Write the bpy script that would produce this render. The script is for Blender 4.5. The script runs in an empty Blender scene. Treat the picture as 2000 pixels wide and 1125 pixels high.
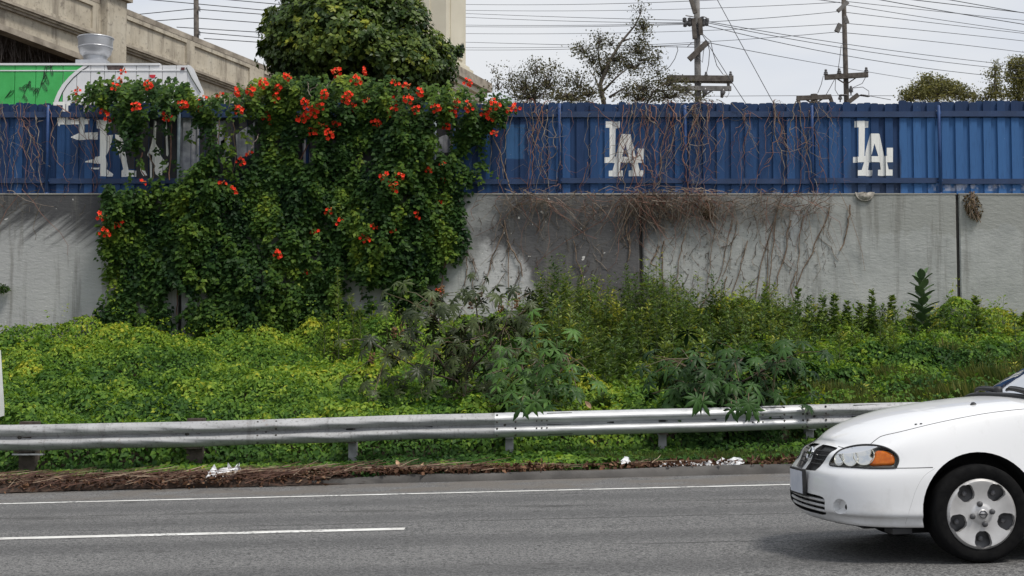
import bpy, bmesh, math, random
import numpy as np
from mathutils import Vector, Matrix, geometry as mgeo
from mathutils.bvhtree import BVHTree

random.seed(7)
RNG = np.random.default_rng(7)
SC = bpy.context.scene
COL = SC.collection
R = math.radians

# ------------------------------------------------------------------ camera, sky, sun, exposure
F = 2800.0                       # focal length in pixels of the 2000 px wide photograph
CAM = Vector((0.0, 0.0, 1.19))
PITCH = math.atan((736 - 562.5) / F)
cam_d = bpy.data.cameras.new('camera')
cam_d.sensor_width = 36.0
cam_d.lens = F / 2000 * 36
cam_d.clip_start = 0.1
cam_d.clip_end = 6000
cam = bpy.data.objects.new('camera', cam_d)
COL.objects.link(cam)
cam.location = CAM
cam.rotation_euler = (math.pi / 2 + PITCH, 0, 0)
SC.camera = cam

SUN_ELEV = R(60)
world = bpy.data.worlds.new('World')
SC.world = world
world.use_nodes = True
wt = world.node_tree
for n in list(wt.nodes):
    wt.nodes.remove(n)
w_out = wt.nodes.new('ShaderNodeOutputWorld')
w_bg = wt.nodes.new('ShaderNodeBackground')
w_sky = wt.nodes.new('ShaderNodeTexSky')
w_sky.sky_type = 'NISHITA'
w_sky.sun_disc = False
w_sky.sun_elevation = SUN_ELEV
w_sky.sun_rotation = R(132)
w_sky.dust_density = 3.0
w_tc = wt.nodes.new('ShaderNodeTexCoord')
w_map = wt.nodes.new('ShaderNodeMapping')
w_map.inputs['Scale'].default_value = (1.0, 1.0, 3.0)
w_no = wt.nodes.new('ShaderNodeTexNoise')
w_no.inputs['Scale'].default_value = 2.2
w_no.inputs['Detail'].default_value = 5
w_ramp = wt.nodes.new('ShaderNodeValToRGB')
w_ramp.color_ramp.elements[0].position = 0.40
w_ramp.color_ramp.elements[0].color = (7.1, 7.7, 8.8, 1)
w_ramp.color_ramp.elements[1].position = 0.60
w_ramp.color_ramp.elements[1].color = (9.2, 9.35, 9.6, 1)
w_mix = wt.nodes.new('ShaderNodeMix')
w_mix.data_type = 'RGBA'
w_mix.inputs[0].default_value = 0.9
L = wt.links.new
L(w_tc.outputs['Generated'], w_map.inputs['Vector'])
L(w_map.outputs['Vector'], w_no.inputs['Vector'])
L(w_no.outputs['Fac'], w_ramp.inputs['Fac'])
L(w_sky.outputs['Color'], w_mix.inputs[6])
L(w_ramp.outputs['Color'], w_mix.inputs[7])
L(w_mix.outputs[2], w_bg.inputs['Color'])
w_bg.inputs['Strength'].default_value = 0.0485
L(w_bg.outputs['Background'], w_out.inputs['Surface'])

sun_d = bpy.data.lights.new('sun', 'SUN')
sun_d.energy = 1.5
sun_d.angle = R(14)
sun_d.color = (1.0, 0.95, 0.88)
sun = bpy.data.objects.new('sun', sun_d)
COL.objects.link(sun)
_az = R(132)
_d = Vector((math.sin(_az) * math.cos(SUN_ELEV), math.cos(_az) * math.cos(SUN_ELEV), math.sin(SUN_ELEV)))
sun.rotation_euler = _d.to_track_quat('Z', 'Y').to_euler()
SC.view_settings.view_transform = 'Standard'
SC.view_settings.look = 'None'
SC.view_settings.gamma = 1.0
SC.view_settings.use_curve_mapping = False
SC.view_settings.exposure = 0.95
SC.cycles.max_bounces = 8
SC.cycles.transparent_max_bounces = 8

# ------------------------------------------------------------------ pixel <-> place helpers
_cp, _sp = math.cos(PITCH), math.sin(PITCH)
def ray(px, py):
    v = (562.5 - py) / F
    return Vector(((px - 1000) / F, _cp - v * _sp, _sp + v * _cp))
def at(px, py, Y):
    d = ray(px, py)
    return CAM + d * (Y / d.y)
G = 0.0243                       # the road climbs to the right
def gnd(px, py, dz=0.0):
    d = ray(px, py)
    # z = G x + dz
    t = (dz - CAM.z) / (d.z - G * d.x)
    return CAM + d * t

# ------------------------------------------------------------------ objects
def tag(o, label=None, cat=None, group=None, kind=None):
    if label: o['label'] = label
    if cat: o['category'] = cat
    if group: o['group'] = group
    if kind: o['kind'] = kind
    return o
def empty(name, loc=(0, 0, 0), label=None, cat=None, group=None, rotz=0):
    o = bpy.data.objects.new(name, None)
    COL.objects.link(o)
    o.location = loc
    o.rotation_euler = (0, 0, rotz)
    o.empty_display_size = 0.1
    return tag(o, label, cat, group)
def link(name, me, parent=None, loc=None):
    o = bpy.data.objects.new(name, me)
    COL.objects.link(o)
    if parent is not None:
        o.parent = parent
        # children are built in world coordinates; the parent may stand elsewhere
        par = parent; off = Vector((0, 0, 0))
        while par is not None:
            off += par.location
            par = par.parent
        o.location = (Vector(loc) if loc is not None else Vector((0, 0, 0))) - off
    elif loc is not None:
        o.location = loc
    return o

class MB:
    """collects geometry, then links it as one mesh object"""
    def __init__(s):
        s.v = []; s.f = []; s.m = []
    def add(s, vs, fs, mi=0):
        k = len(s.v)
        s.v += [tuple(p) for p in vs]
        s.f += [tuple(i + k for i in f) for f in fs]
        s.m += [mi] * len(fs)
        return s
    def box(s, lo, hi, mi=0):
        x0, y0, z0 = lo; x1, y1, z1 = hi
        return s.add([(x0, y0, z0), (x1, y0, z0), (x1, y1, z0), (x0, y1, z0), (x0, y0, z1), (x1, y0, z1), (x1, y1, z1), (x0, y1, z1)],
                     [(0, 3, 2, 1), (4, 5, 6, 7), (0, 1, 5, 4), (1, 2, 6, 5), (2, 3, 7, 6), (3, 0, 4, 7)], mi)
    def beam(s, a, b, w, h, up=(0, 0, 1), mi=0):
        a, b = Vector(a), Vector(b)
        d = (b - a).normalized(); u = Vector(up)
        sd = d.cross(u)
        if sd.length < 1e-4: sd = d.cross(Vector((1, 0, 0)))
        sd.normalize(); u = sd.cross(d)
        vs = []
        for p in (a, b):
            for i, j in ((-1, -1), (1, -1), (1, 1), (-1, 1)):
                vs.append(p + sd * (w / 2 * i) + u * (h / 2 * j))
        return s.add(vs, [(3, 2, 1, 0), (4, 5, 6, 7), (0, 1, 5, 4), (1, 2, 6, 5), (2, 3, 7, 6), (3, 0, 4, 7)], mi)
    def tube(s, pts, rad, n=5, mi=0, cap=True):
        pts = [Vector(p) for p in pts]
        if not hasattr(rad, '__len__'): rad = [rad] * len(pts)
        vs, fs = [], []
        prev = None
        for i, p in enumerate(pts):
            d = pts[min(i + 1, len(pts) - 1)] - pts[max(i - 1, 0)]
            if d.length < 1e-9: d = Vector((0, 0, 1))
            d.normalize()
            if prev is None:
                a = d.cross(Vector((0.31, 0.95, 0.1)))
                if a.length < 0.05: a = d.cross(Vector((1, 0, 0)))
            else:
                a = prev - d * prev.dot(d)
                if a.length < 1e-5: a = d.cross(Vector((1, 0, 0)))
            a.normalize(); prev = a
            b = d.cross(a)
            for k in range(n):
                t = 2 * math.pi * k / n
                vs.append(p + (a * math.cos(t) + b * math.sin(t)) * rad[i])
        for i in range(len(pts) - 1):
            for k in range(n):
                k2 = (k + 1) % n
                fs.append((i * n + k, i * n + k2, (i + 1) * n + k2, (i + 1) * n + k))
        if cap:
            fs.append(tuple(range(n - 1, -1, -1)))
            fs.append(tuple((len(pts) - 1) * n + k for k in range(n)))
        return s.add(vs, fs, mi)
    def lathe(s, prof, c, n=24, axis='z', mi=0, close=False):
        """prof: list of (r, h)"""
        vs, fs = [], []
        c = Vector(c)
        for r, h in prof:
            for k in range(n):
                t = 2 * math.pi * k / n
                a, b = r * math.cos(t), r * math.sin(t)
                vs.append(c + (Vector((a, b, h)) if axis == 'z' else Vector((a, h, b))))
        m = len(prof)
        for i in range(m - 1):
            for k in range(n):
                k2 = (k + 1) % n
                q = (i * n + k, i * n + k2, (i + 1) * n + k2, (i + 1) * n + k)
                fs.append(q if axis == 'z' else q[::-1])
        return s.add(vs, fs, mi)
    def prism(s, poly, a, ex, ey, en, th, mi=0):
        """poly in 2D (ex, ey) at origin a, extruded by en * th (front face at a, back at a + en*th)"""
        a = Vector(a); ex = Vector(ex); ey = Vector(ey); en = Vector(en)
        n = len(poly)
        fr = [a + ex * p[0] + ey * p[1] for p in poly]
        bk = [p + en * th for p in fr]
        tris = mgeo.tessellate_polygon([[Vector((p[0], p[1], 0)) for p in poly]])
        fs = [tuple(t) for t in tris] + [tuple(i + n for i in t[::-1]) for t in tris]
        fs += [(i, (i + 1) % n, (i + 1) % n + n, i + n) for i in range(n)]
        return s.add(fr + bk, fs, mi)
    def mesh(s, name, mats, smooth=False):
        me = bpy.data.meshes.new(name)
        me.from_pydata(s.v, [], s.f)
        for m in (mats if isinstance(mats, (list, tuple)) else [mats]): me.materials.append(m)
        if any(s.m): me.polygons.foreach_set('material_index', s.m)
        if smooth: me.polygons.foreach_set('use_smooth', [True] * len(me.polygons))
        me.update()
        return me
    def build(s, name, mats, parent=None, smooth=False, fix=False):
        me = s.mesh(name, mats, smooth)
        if fix:
            bm = bmesh.new(); bm.from_mesh(me)
            bmesh.ops.recalc_face_normals(bm, faces=bm.faces)
            bm.to_mesh(me); bm.free()
        return link(name, me, parent)

# ------------------------------------------------------------------ materials
def S(r, g, b):
    f = lambda c: ((c / 255 + 0.055) / 1.055) ** 2.4 if c > 10 else c / 255 / 12.92
    return (f(r), f(g), f(b), 1)
def C(v):
    return (*v, 1) if len(v) == 3 else v
class NT:
    def __init__(s, name):
        s.mat = bpy.data.materials.new(name)
        s.mat.use_nodes = True
        s.t = s.mat.node_tree
        s.bsdf = s.t.nodes['Principled BSDF']
        s.out = s.t.nodes['Material Output']
    def put(s, sock, val):
        if isinstance(val, bpy.types.NodeSocket): s.t.links.new(val, sock)
        elif val is not None:
            if sock.type == 'RGBA': sock.default_value = C(val)
            else: sock.default_value = val
    def n(s, typ, **k):
        nd = s.t.nodes.new(typ)
        for a, b in k.items(): setattr(nd, a, b)
        return nd
    def math(s, op, a, b=None, clamp=False):
        nd = s.n('ShaderNodeMath', operation=op); nd.use_clamp = clamp
        s.put(nd.inputs[0], a); s.put(nd.inputs[1], b)
        return nd.outputs[0]
    def mul(s, a, b): return s.math('MULTIPLY', a, b)
    def ss(s, v, a, b, lo=0.0, hi=1.0):
        nd = s.n('ShaderNodeMapRange', interpolation_type='SMOOTHSTEP')
        s.put(nd.inputs['Value'], v)
        if a < b: m = (a, b, lo, hi)
        else: m = (b, a, hi, lo)
        for i, x in enumerate(m): nd.inputs[i + 1].default_value = x
        return nd.outputs['Result']
    def mix(s, f, a, b, blend='MIX'):
        nd = s.n('ShaderNodeMix', data_type='RGBA', blend_type=blend)
        s.put(nd.inputs[0], f); s.put(nd.inputs[6], a); s.put(nd.inputs[7], b)
        return nd.outputs[2]
    def pos(s): return s.n('ShaderNodeNewGeometry').outputs['Position']
    def obj(s): return s.n('ShaderNodeTexCoord').outputs['Object']
    def rnd(s): return s.n('ShaderNodeObjectInfo').outputs['Random']
    def xyz(s, v):
        nd = s.n('ShaderNodeSeparateXYZ'); s.put(nd.inputs[0], v)
        return nd.outputs
    def scale(s, v, sc, rot=(0, 0, 0)):
        nd = s.n('ShaderNodeMapping'); s.put(nd.inputs['Vector'], v)
        nd.inputs['Scale'].default_value = sc
        nd.inputs['Rotation'].default_value = rot
        return nd.outputs[0]
    def noise(s, v, sc, det=4, rough=0.55):
        nd = s.n('ShaderNodeTexNoise'); s.put(nd.inputs['Vector'], v)
        nd.inputs['Scale'].default_value = sc; nd.inputs['Detail'].default_value = det
        nd.inputs['Roughness'].default_value = rough
        return nd.outputs['Fac']
    def ramp(s, f, stops):
        nd = s.n('ShaderNodeValToRGB'); s.put(nd.inputs[0], f)
        e = nd.color_ramp.elements
        while len(e) < len(stops): e.new(0.5)
        for x, (p, c) in zip(e, stops):
            x.position = p; x.color = C(c)
        return nd.outputs[0]
    def bump(s, h, strength=0.3, dist=0.01):
        nd = s.n('ShaderNodeBump'); s.put(nd.inputs['Height'], h)
        nd.inputs['Strength'].default_value = strength; nd.inputs['Distance'].default_value = dist
        s.t.links.new(nd.outputs[0], s.bsdf.inputs['Normal'])
    def done(s, col=None, rough=0.7, metal=0.0, spec=None, coat=None):
        b = s.bsdf
        if col is not None: s.put(b.inputs['Base Color'], col)
        s.put(b.inputs['Roughness'], rough); s.put(b.inputs['Metallic'], metal)
        if spec is not None: b.inputs['Specular IOR Level'].default_value = spec
        if coat: b.inputs['Coat Weight'].default_value = coat; b.inputs['Coat Roughness'].default_value = 0.05
        return s.mat
def simple(name, c1, c2=None, sc=4.0, rough=0.7, metal=0.0, bump=0.0, bsc=40.0, spec=None, coat=None, dist=0.01, lo=0.35, hi=0.65):
    t = NT(name)
    v = t.pos()
    col = c1
    if c2 is not None: col = t.ramp(t.noise(v, sc, 6), [(lo, c1), (hi, c2)])
    if bump: t.bump(t.noise(v, bsc, 4), bump, dist)
    return t.done(col, rough, metal, spec, coat)
def leafmat(name, stops, rough=0.45, trans=0.3, spec=0.35):
    """colour of each leaf comes from the leaf's own 'tint' value"""
    t = NT(name)
    at_ = t.n('ShaderNodeAttribute', attribute_name='tint')
    col = t.ramp(at_.outputs['Fac'], stops)
    t.put(t.bsdf.inputs['Base Color'], col)
    t.bsdf.inputs['Roughness'].default_value = rough
    t.bsdf.inputs['Specular IOR Level'].default_value = spec
    tr = t.n('ShaderNodeBsdfTranslucent'); t.put(tr.inputs[0], t.mix(1.0, col, (1.0, 1.0, 0.5), 'MULTIPLY'))
    mx = t.n('ShaderNodeMixShader'); mx.inputs[0].default_value = trans
    t.t.links.new(t.bsdf.outputs[0], mx.inputs[1]); t.t.links.new(tr.outputs[0], mx.inputs[2])
    t.t.links.new(mx.outputs[0], t.out.inputs['Surface'])
    return t.mat

# ------------------------------------------------------------------ foliage helpers
def wob(seed, k, n=7):
    """smooth pseudo noise of 2D points, about -1..1, feature size about 1/k"""
    r = np.random.default_rng(seed)
    a = r.uniform(0, 2 * np.pi, n); fr = k * r.uniform(0.5, 1.7, n) * 2 * np.pi / 2
    ph = r.uniform(0, 2 * np.pi, n)
    def f(x, y):
        o = 0
        for i in range(n): o = o + np.sin(fr[i] * (np.cos(a[i]) * x + np.sin(a[i]) * y) + ph[i])
        return o / math.sqrt(n)
    return f
KITE = (np.array([(0, 0, 0), (-.30, .38, .07), (0, .42, 0), (.30, .38, .07), (0, 1, -.06)], float), [(0, 2, 1), (0, 3, 2), (1, 2, 4), (2, 3, 4)])
DIAMOND = (np.array([(0, 0, 0), (-.28, .45, .05), (.28, .45, .05), (0, 1, 0)], float), [(0, 2, 1), (1, 2, 3)])
BLADE = (np.array([(-.05, 0, 0), (.05, 0, 0), (0, .6, .03), (0, 1, -.08)], float), [(0, 1, 2), (0, 2, 3)])
NARROW = (np.array([(0, 0, 0), (-.12, .4, .03), (.12, .4, .03), (0, 1, -.1)], float), [(0, 2, 1), (1, 2, 3)])
def _star(n=3):
    pts = [(0, 0, 0)]
    out = [(-.22, .02, 0), (-.52, .30, -.05), (-.24, .42, .04), (0, 1, -.12), (.24, .42, .04), (.52, .30, -.05), (.22, .02, 0)]
    return np.array(pts + [(0, .36, .06)] + out, float), [(1, 3, 2), (1, 4, 3), (1, 5, 4), (1, 6, 5), (1, 7, 6), (1, 8, 7), (0, 1, 2), (0, 8, 1)]
LOBED = _star()
def norm(a):
    return a / np.maximum(np.linalg.norm(a, axis=1, keepdims=True), 1e-9)
def leaves(name, P, N, T, size, tint, mats, tmpl=KITE, parent=None, wide=1.0):
    """one mesh of leaf shapes; P points, N blade normals, T tip directions"""
    P = np.asarray(P, float); n = len(P)
    N = norm(np.asarray(N, float)); T = np.asarray(T, float)
    T = norm(T - N * (T * N).sum(1, keepdims=True))
    B = np.cross(T, N)
    tv, tf = tmpl
    size = np.broadcast_to(np.asarray(size, float), (n,))
    V = (P[:, None, :] + size[:, None, None] * (tv[None, :, 0, None] * B[:, None, :] * wide + tv[None, :, 1, None] * T[:, None, :] + tv[None, :, 2, None] * N[:, None, :]))
    nv = len(tv)
    Fc = (np.arange(n)[:, None, None] * nv + np.array(tf)[None]).reshape(-1, 3)
    me = bpy.data.meshes.new(name)
    me.vertices.add(n * nv); me.vertices.foreach_set('co', V.reshape(-1).astype(np.float32))
    me.loops.add(Fc.size); me.loops.foreach_set('vertex_index', Fc.reshape(-1).astype(np.int32))
    me.polygons.add(len(Fc)); me.polygons.foreach_set('loop_start', np.arange(0, Fc.size, 3, dtype=np.int32))
    at_ = me.attributes.new('tint', 'FLOAT', 'POINT')
    at_.data.foreach_set('value', np.repeat(np.clip(tint, 0, 1), nv).astype(np.float32))
    me.materials.append(mats)
    me.update(calc_edges=True)
    return link(name, me, parent)
def rdir(n, up=0.0):
    v = RNG.normal(size=(n, 3)); v[:, 2] += up
    return norm(v)
# ------------------------------------------------------------------ the setting: ground, road, kerb, markings
KERB_Y = 16.66
WALL_Y = 27.72                   # front face of the retaining wall
TOP_Z = 4.74                     # top of the wall
def gx(x): return G * np.clip(x, -60, 60)
def bank_z(x, y):
    """earth under the ivy, from the kerb up to the foot of the wall"""
    base = gx(x) + 0.07
    foot = 1.78 + 0.012 * x
    t = np.clip((y - 18.0) / (WALL_Y - 18.0), 0, 1)
    return base + (foot - base) * (0.85 * t + 0.15 * t * t)

m_earth = simple('dark_earth', (.045, .032, .02), (.09, .07, .045), 3, .95, bump=.5, bsc=20)
xs = np.concatenate([[-3000, -800, -200, -60], np.arange(-30, 31, 1.5), [60, 200, 800, 3000]])
ys = np.concatenate([[-300, -60, -8, 10, KERB_Y + .05, KERB_Y + .13, 17.2, 18.0], np.arange(19, 27.6, 1.0), [WALL_Y + .02, WALL_Y + .2, WALL_Y + .21, 60, 150, 600, 3500]])
gv, gf = [], []
for y in ys:
    for x in xs:
        if y < KERB_Y + .1: z = float(gx(x)) - 0.03
        elif y <= WALL_Y + .2: z = float(bank_z(x, y))
        else: z = TOP_Z - .04
        gv.append((x, y, z))
nx = len(xs)
for j in range(len(ys) - 1):
    for i in range(nx - 1):
        gf.append((j * nx + i, j * nx + i + 1, (j + 1) * nx + i + 1, (j + 1) * nx + i))
tag(MB().add(gv, gf).build('ground', m_earth), kind='structure')

t = NT('asphalt')
p = t.pos()
streak = t.noise(t.scale(p, (.18, 2.2, 1)), 1.0, 5)
big = t.noise(p, .7, 5)
fine = t.noise(p, 75, 2, .7)
fine2 = t.noise(p, 210, 2, .8)
col = t.ramp(t.math('ADD', t.mul(streak, .6), t.mul(big, .4)), [(.36, (.080, .080, .080)), (.64, (.14, .139, .136))])
mid = t.noise(p, 34, 3, .7)
col = t.mix(t.ss(mid, .50, .60), col, (.185, .183, .178))
col = t.mix(t.ss(mid, .47, .38), col, (.036, .036, .037))
col = t.mix(t.ss(fine, .55, .66), col, (.28, .277, .27))
col = t.mix(t.ss(fine2, .62, .72), col, (.33, .327, .32))
col = t.mix(t.ss(fine, .46, .34), col, (.035, .035, .036))
# tyre-worn darker band and a dusty shoulder
Y_ = t.xyz(p)[1]
sh = t.math('MULTIPLY', t.ss(Y_, 15.15, 15.4), t.ss(t.noise(p, 1.3, 4), .35, .62))
col = t.mix(t.mul(sh, .75), col, (.13, .115, .098))
crk = t.n('ShaderNodeTexVoronoi', feature='DISTANCE_TO_EDGE'); t.put(crk.inputs['Vector'], t.scale(p, (.35, .7, 1))); crk.inputs['Scale'].default_value = 1.0
# polished wheel tracks, oil along the lane middle, sealed cracks
trk = t.math('ADD', Y_, t.mul(t.math('SUBTRACT', big, .5), .5))
for yc_ in (9.0, 10.7, 12.5, 14.1):
    dd = t.math('ABSOLUTE', t.math('SUBTRACT', trk, yc_))
    col = t.mix(t.mul(t.ss(dd, .55, .1), .40), col, (.052, .052, .053))
dd = t.math('ABSOLUTE', t.math('SUBTRACT', trk, 13.3))
col = t.mix(t.mul(t.mul(t.ss(dd, .5, .05), t.ss(t.noise(t.scale(p, (.5, 2, 1)), 2, 4), .45, .65)), .6), col, (.030, .029, .028))
wv = t.math('ADD', Y_, t.mul(t.math('SUBTRACT', t.noise(t.scale(p, (.5, 0, 0)), 1.5, 5, .7), .5), .45))
for yc_, lo_ in ((12.05, .42), (10.15, .5), (14.55, .5)):
    dd = t.math('ABSOLUTE', t.math('SUBTRACT', wv, yc_))
    col = t.mix(t.mul(t.mul(t.ss(dd, .035, .012), t.ss(t.noise(t.scale(p, (.35, .1, 1)), 1.0, 3), lo_, lo_ + .08)), .85), col, (.022, .022, .022))
crx = t.math('ABSOLUTE', t.math('SUBTRACT', t.noise(t.scale(p, (.6, 1.1, 1)), .9, 6, .65), .5))
col = t.mix(t.mul(t.mul(t.ss(crx, .006, .0015), t.ss(big, .52, .6)), .8), col, (.025, .025, .025))
stn = t.mul(t.ss(t.noise(p, 1.7, 3), .66, .72), .5)
col = t.mix(stn, col, (.04, .039, .038))
t.bump(t.math('ADD', fine, t.mul(fine2, .6)), .5, .006)
m_asph = t.done(col, .82, spec=.35)
def strip(name, y0, y1, dz, m, xa=-60, xb=60, step=4.0, x_jit=None):
    n = max(1, int((xb - xa) / step)); X = [xa + (xb - xa) * i / n for i in range(n + 1)]
    vs = []
    for x in X: vs += [(x, y0, G * x + dz), (x, y1, G * x + dz)]
    return MB().add(vs, [(2 * i, 2 * i + 2, 2 * i + 3, 2 * i + 1) for i in range(n)]).build(name, m)
tag(strip('road', -14, KERB_Y, 0, m_asph), kind='structure')
t = NT('road_paint'); p = t.pos()
wear = t.ss(t.math('ADD', t.mul(t.noise(p, 26, 4, .7), .6), t.mul(t.noise(p, 3, 3), .4)), .40, .47)
m_line = t.done(t.mix(wear, (.12, .12, .118), t.mix(t.ss(t.noise(p, 2.0, 5, .7), .4, .65), (.60, .59, .56), (.78, .78, .75))), .7)
tag(strip('edge_line', 14.945, 15.055, .004, m_line), kind='structure')
xe = gnd(793, 1030).x
tag(strip('lane_line', 11.435, 11.60, .004, m_line, xe - 8.0, xe), kind='structure')
tag(strip('lane_line', 11.435, 11.60, .004, m_line, xe + 9, xe + 12.6), kind='structure')

m_kerb = simple('kerb_asphalt', (.05, .047, .044), (.10, .094, .088), 2.5, .9, bump=.6, bsc=60)
vs, fs = [], []
X = np.arange(-30, 30.1, .5)
jit = wob(5, .8)
for x in X:
    j = .012 * float(jit(x, 0))
    b = G * x
    hh = .085 + j
    for (dy, dz) in ((-.02, 0), (.0, .05), (.04, hh), (.12, hh + .006), (.22, hh - .01), (.26, -.02)):
        vs.append((x, KERB_Y + dy + j, b + dz))
for i in range(len(X) - 1):
    for k in range(5):
        a = i * 6 + k
        fs.append((a, a + 6, a + 7, a + 1))
tag(MB().add(vs, fs).build('kerb', m_kerb, smooth=True), kind='structure')

# ------------------------------------------------------------------ retaining wall
def wx(px, py=500): return at(px, py, WALL_Y).x
def wz(py): return at(1000, py, WALL_Y).z
t = NT('wall_concrete'); p = t.pos(); c = t.xyz(p); x, z = c[0], c[2]
n1 = t.noise(p, .55, 5); n2 = t.noise(p, 2.4, 6, .65); n3 = t.noise(p, 14, 5, .7)
wxn = t.math('ADD', x, t.mul(t.math('SUBTRACT', n1, .5), 3.0))
wzn = t.math('ADD', z, t.mul(t.math('SUBTRACT', n2, .5), 1.1))
col = t.ramp(n2, [(.3, (.30, .31, .30)), (.7, (.405, .415, .40))])
# pale lower repaint on the right, a darker band of paint across the top
band = t.mul(t.ss(wzn, wz(455), wz(445)), t.ss(x, wx(1500), wx(1760)))
col = t.mix(t.mul(band, .7), col, (.28, .285, .265))
pale = t.mul(t.ss(t.noise(p, .8, 4), .5, .6), t.ss(wzn, wz(530), wz(600)))
col = t.mix(t.mul(pale, .55), col, (.50, .50, .475))
# dark grey cover paint between the vine and the second joint
cov = t.mul(t.mul(t.ss(wxn, wx(850), wx(985)), t.ss(wxn, wx(1420), wx(1290))), t.ss(t.math('ADD', wzn, t.mul(t.math('SUBTRACT', x, wx(1060)), .45)), wz(600), wz(545)))
col = t.mix(t.mul(cov, .92), col, (.085, .081, .084))
cov2 = t.mul(t.mul(t.ss(wxn, wx(1290), wx(1330)), t.ss(wxn, wx(1620), wx(1480))), t.ss(wzn, wz(455), wz(425)))
col = t.mix(t.mul(cov2, .8), col, (.19, .185, .175))
def blob(cx, cy, rx, ry, f, c_):
    dx_ = t.math('DIVIDE', t.math('SUBTRACT', wxn, wx(cx)), rx); dz_ = t.math('DIVIDE', t.math('SUBTRACT', wzn, wz(cy)), ry)
    q_ = t.math('ADD', t.mul(dx_, dx_), t.mul(dz_, dz_))
    return t.mix(t.mul(t.ss(q_, 1.0, .25), f), col, c_)
col = blob(960, 545, .75, .95, .85, (.50, .50, .495)); col = blob(1345, 520, .6, .55, .6, (.45, .46, .44)); col = blob(1540, 450, .35, .5, .5, (.47, .49, .50))
# left bay: dark repaint on top with slanting brush edge
sl = t.noise(t.scale(t.scale(p, (1, 1, 1), (0, R(38), 0)), (.6, 1, 7.0)), 1.3, 5, .6)
lz = t.math('ADD', t.math('ADD', z, t.mul(t.math('SUBTRACT', x, wx(100)), .12)), t.mul(t.math('SUBTRACT', sl, .5), 1.5))
left = t.mul(t.ss(x, wx(420), wx(380)), 1.0)
ltop = t.mul(left, t.ss(lz, wz(490), wz(415)))
col = t.mix(t.mul(left, .75), col, (.40, .40, .40))
col = t.mix(t.mul(ltop, .95), col, (.060, .060, .064))
# clinging-root scars, stains, chips
sp_ = t.mul(t.ss(t.noise(p, 16, 3, .75), .60, .68), t.mul(t.ss(x, wx(860), wx(1000)), t.ss(x, wx(1720), wx(1560))))
col = t.mix(t.mul(sp_, .75), col, (.07, .062, .055))
ch = t.mul(t.ss(t.noise(p, 9, 2), .73, .75), t.ss(x, wx(1400), wx(1100)))
col = t.mix(ch, col, (.6, .59, .56))
dr = t.noise(t.scale(p, (5, 1, .35)), 1.0, 5, .65)
col = t.mix(t.mul(t.ss(dr, .54, .68), .5), col, (.16, .155, .14))
t.bump(t.math('ADD', t.mul(n3, .5), t.noise(t.scale(p, (1, 1, 2.5)), 9, 4)), .45, .02)
m_wall = t.done(col, .9, spec=.2)
m_dark = simple('joint_black', (.012, .012, .012), (.03, .028, .025), 3, .95)
m_cap = simple('wall_cap', (.30, .29, .26), (.42, .40, .36), 2, .9, bump=.3)
wall = empty('retaining_wall', (0, WALL_Y, 1.5), 'long grey painted concrete retaining wall behind the ivy bank, below the blue fence', 'wall')
joints = [-26, wx(352), wx(1252), wx(1872), 26]
for a, b in zip(joints[:-1], joints[1:]):
    m = MB(); n = 14; ga, gb = a + .03, b - .03
    # front face in a grid, edges eased back
    X = [ga, ga + .02] + [ga + (gb - ga) * i / n for i in range(1, n)] + [gb - .02, gb]
    Zs = [1.2, 2.4, 3.6, TOP_Z - .05, TOP_Z - .012]
    vs = []
    for zz in Zs:
        for k, xx in enumerate(X):
            e = .02 if k in (0, len(X) - 1) else 0
            vs.append((xx, WALL_Y + e + .004 * math.sin(xx * 1.7 + zz * 2), zz))
    w = len(X)
    fs = [(j * w + i, j * w + i + 1, (j + 1) * w + i + 1, (j + 1) * w + i) for j in range(len(Zs) - 1) for i in range(w - 1)]
    m.add(vs, fs)
    m.box((ga, WALL_Y + .03, 1.2), (gb, WALL_Y + .30, TOP_Z - .012))
    m.build('panel', m_wall, wall)
    MB().box((ga - .01, WALL_Y - .012, TOP_Z - .01), (gb + .01, WALL_Y + .31, TOP_Z + .012)).build('coping', m_cap, wall)
for j in joints[1:-1]:
    MB().box((j - .032, WALL_Y + .035, 1.2), (j + .032, WALL_Y + .2, TOP_Z)).build('joint_filler', m_dark, wall)

# ------------------------------------------------------------------ blue board fence
FY = WALL_Y + .12                # front of the forward boards
def fzp(py): return at(1000, py, FY).z
def fxp(px, py=290): return at(px, py, FY).x
t = NT('blue_paint'); p = t.pos(); c = t.xyz(p); x, z = c[0], c[2]
r_ = t.rnd()
grain = t.noise(t.scale(p, (9, 9, .8)), 4, 5, .65)
nn = t.noise(p, 1.6, 5, .6)
col = t.ramp(r_, [(0.0, (.010, .035, .105)), (.5, (.016, .058, .160)), (1.0, (.028, .095, .245))])
# a second coat, lighter, on the right and in odd patches
xr = t.math('ADD', x, t.mul(t.math('SUBTRACT', nn, .5), .12))
coat2 = t.mul(t.ss(xr, fxp(1757), fxp(1761)), t.ss(t.math('ADD', z, t.mul(t.math('SUBTRACT', nn, .5), .06)), fzp(228), fzp(231)))
col = t.mix(t.mul(coat2, .9), col, (.040, .130, .320))
patch = t.mul(t.mul(t.ss(xr, fxp(983), fxp(987)), t.ss(xr, fxp(1027), fxp(1023))), t.mul(t.ss(z, fzp(312), fzp(308)), t.ss(z, fzp(240), fzp(246))))
col = t.mix(t.mul(patch, .85), col, (.035, .115, .26))
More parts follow.
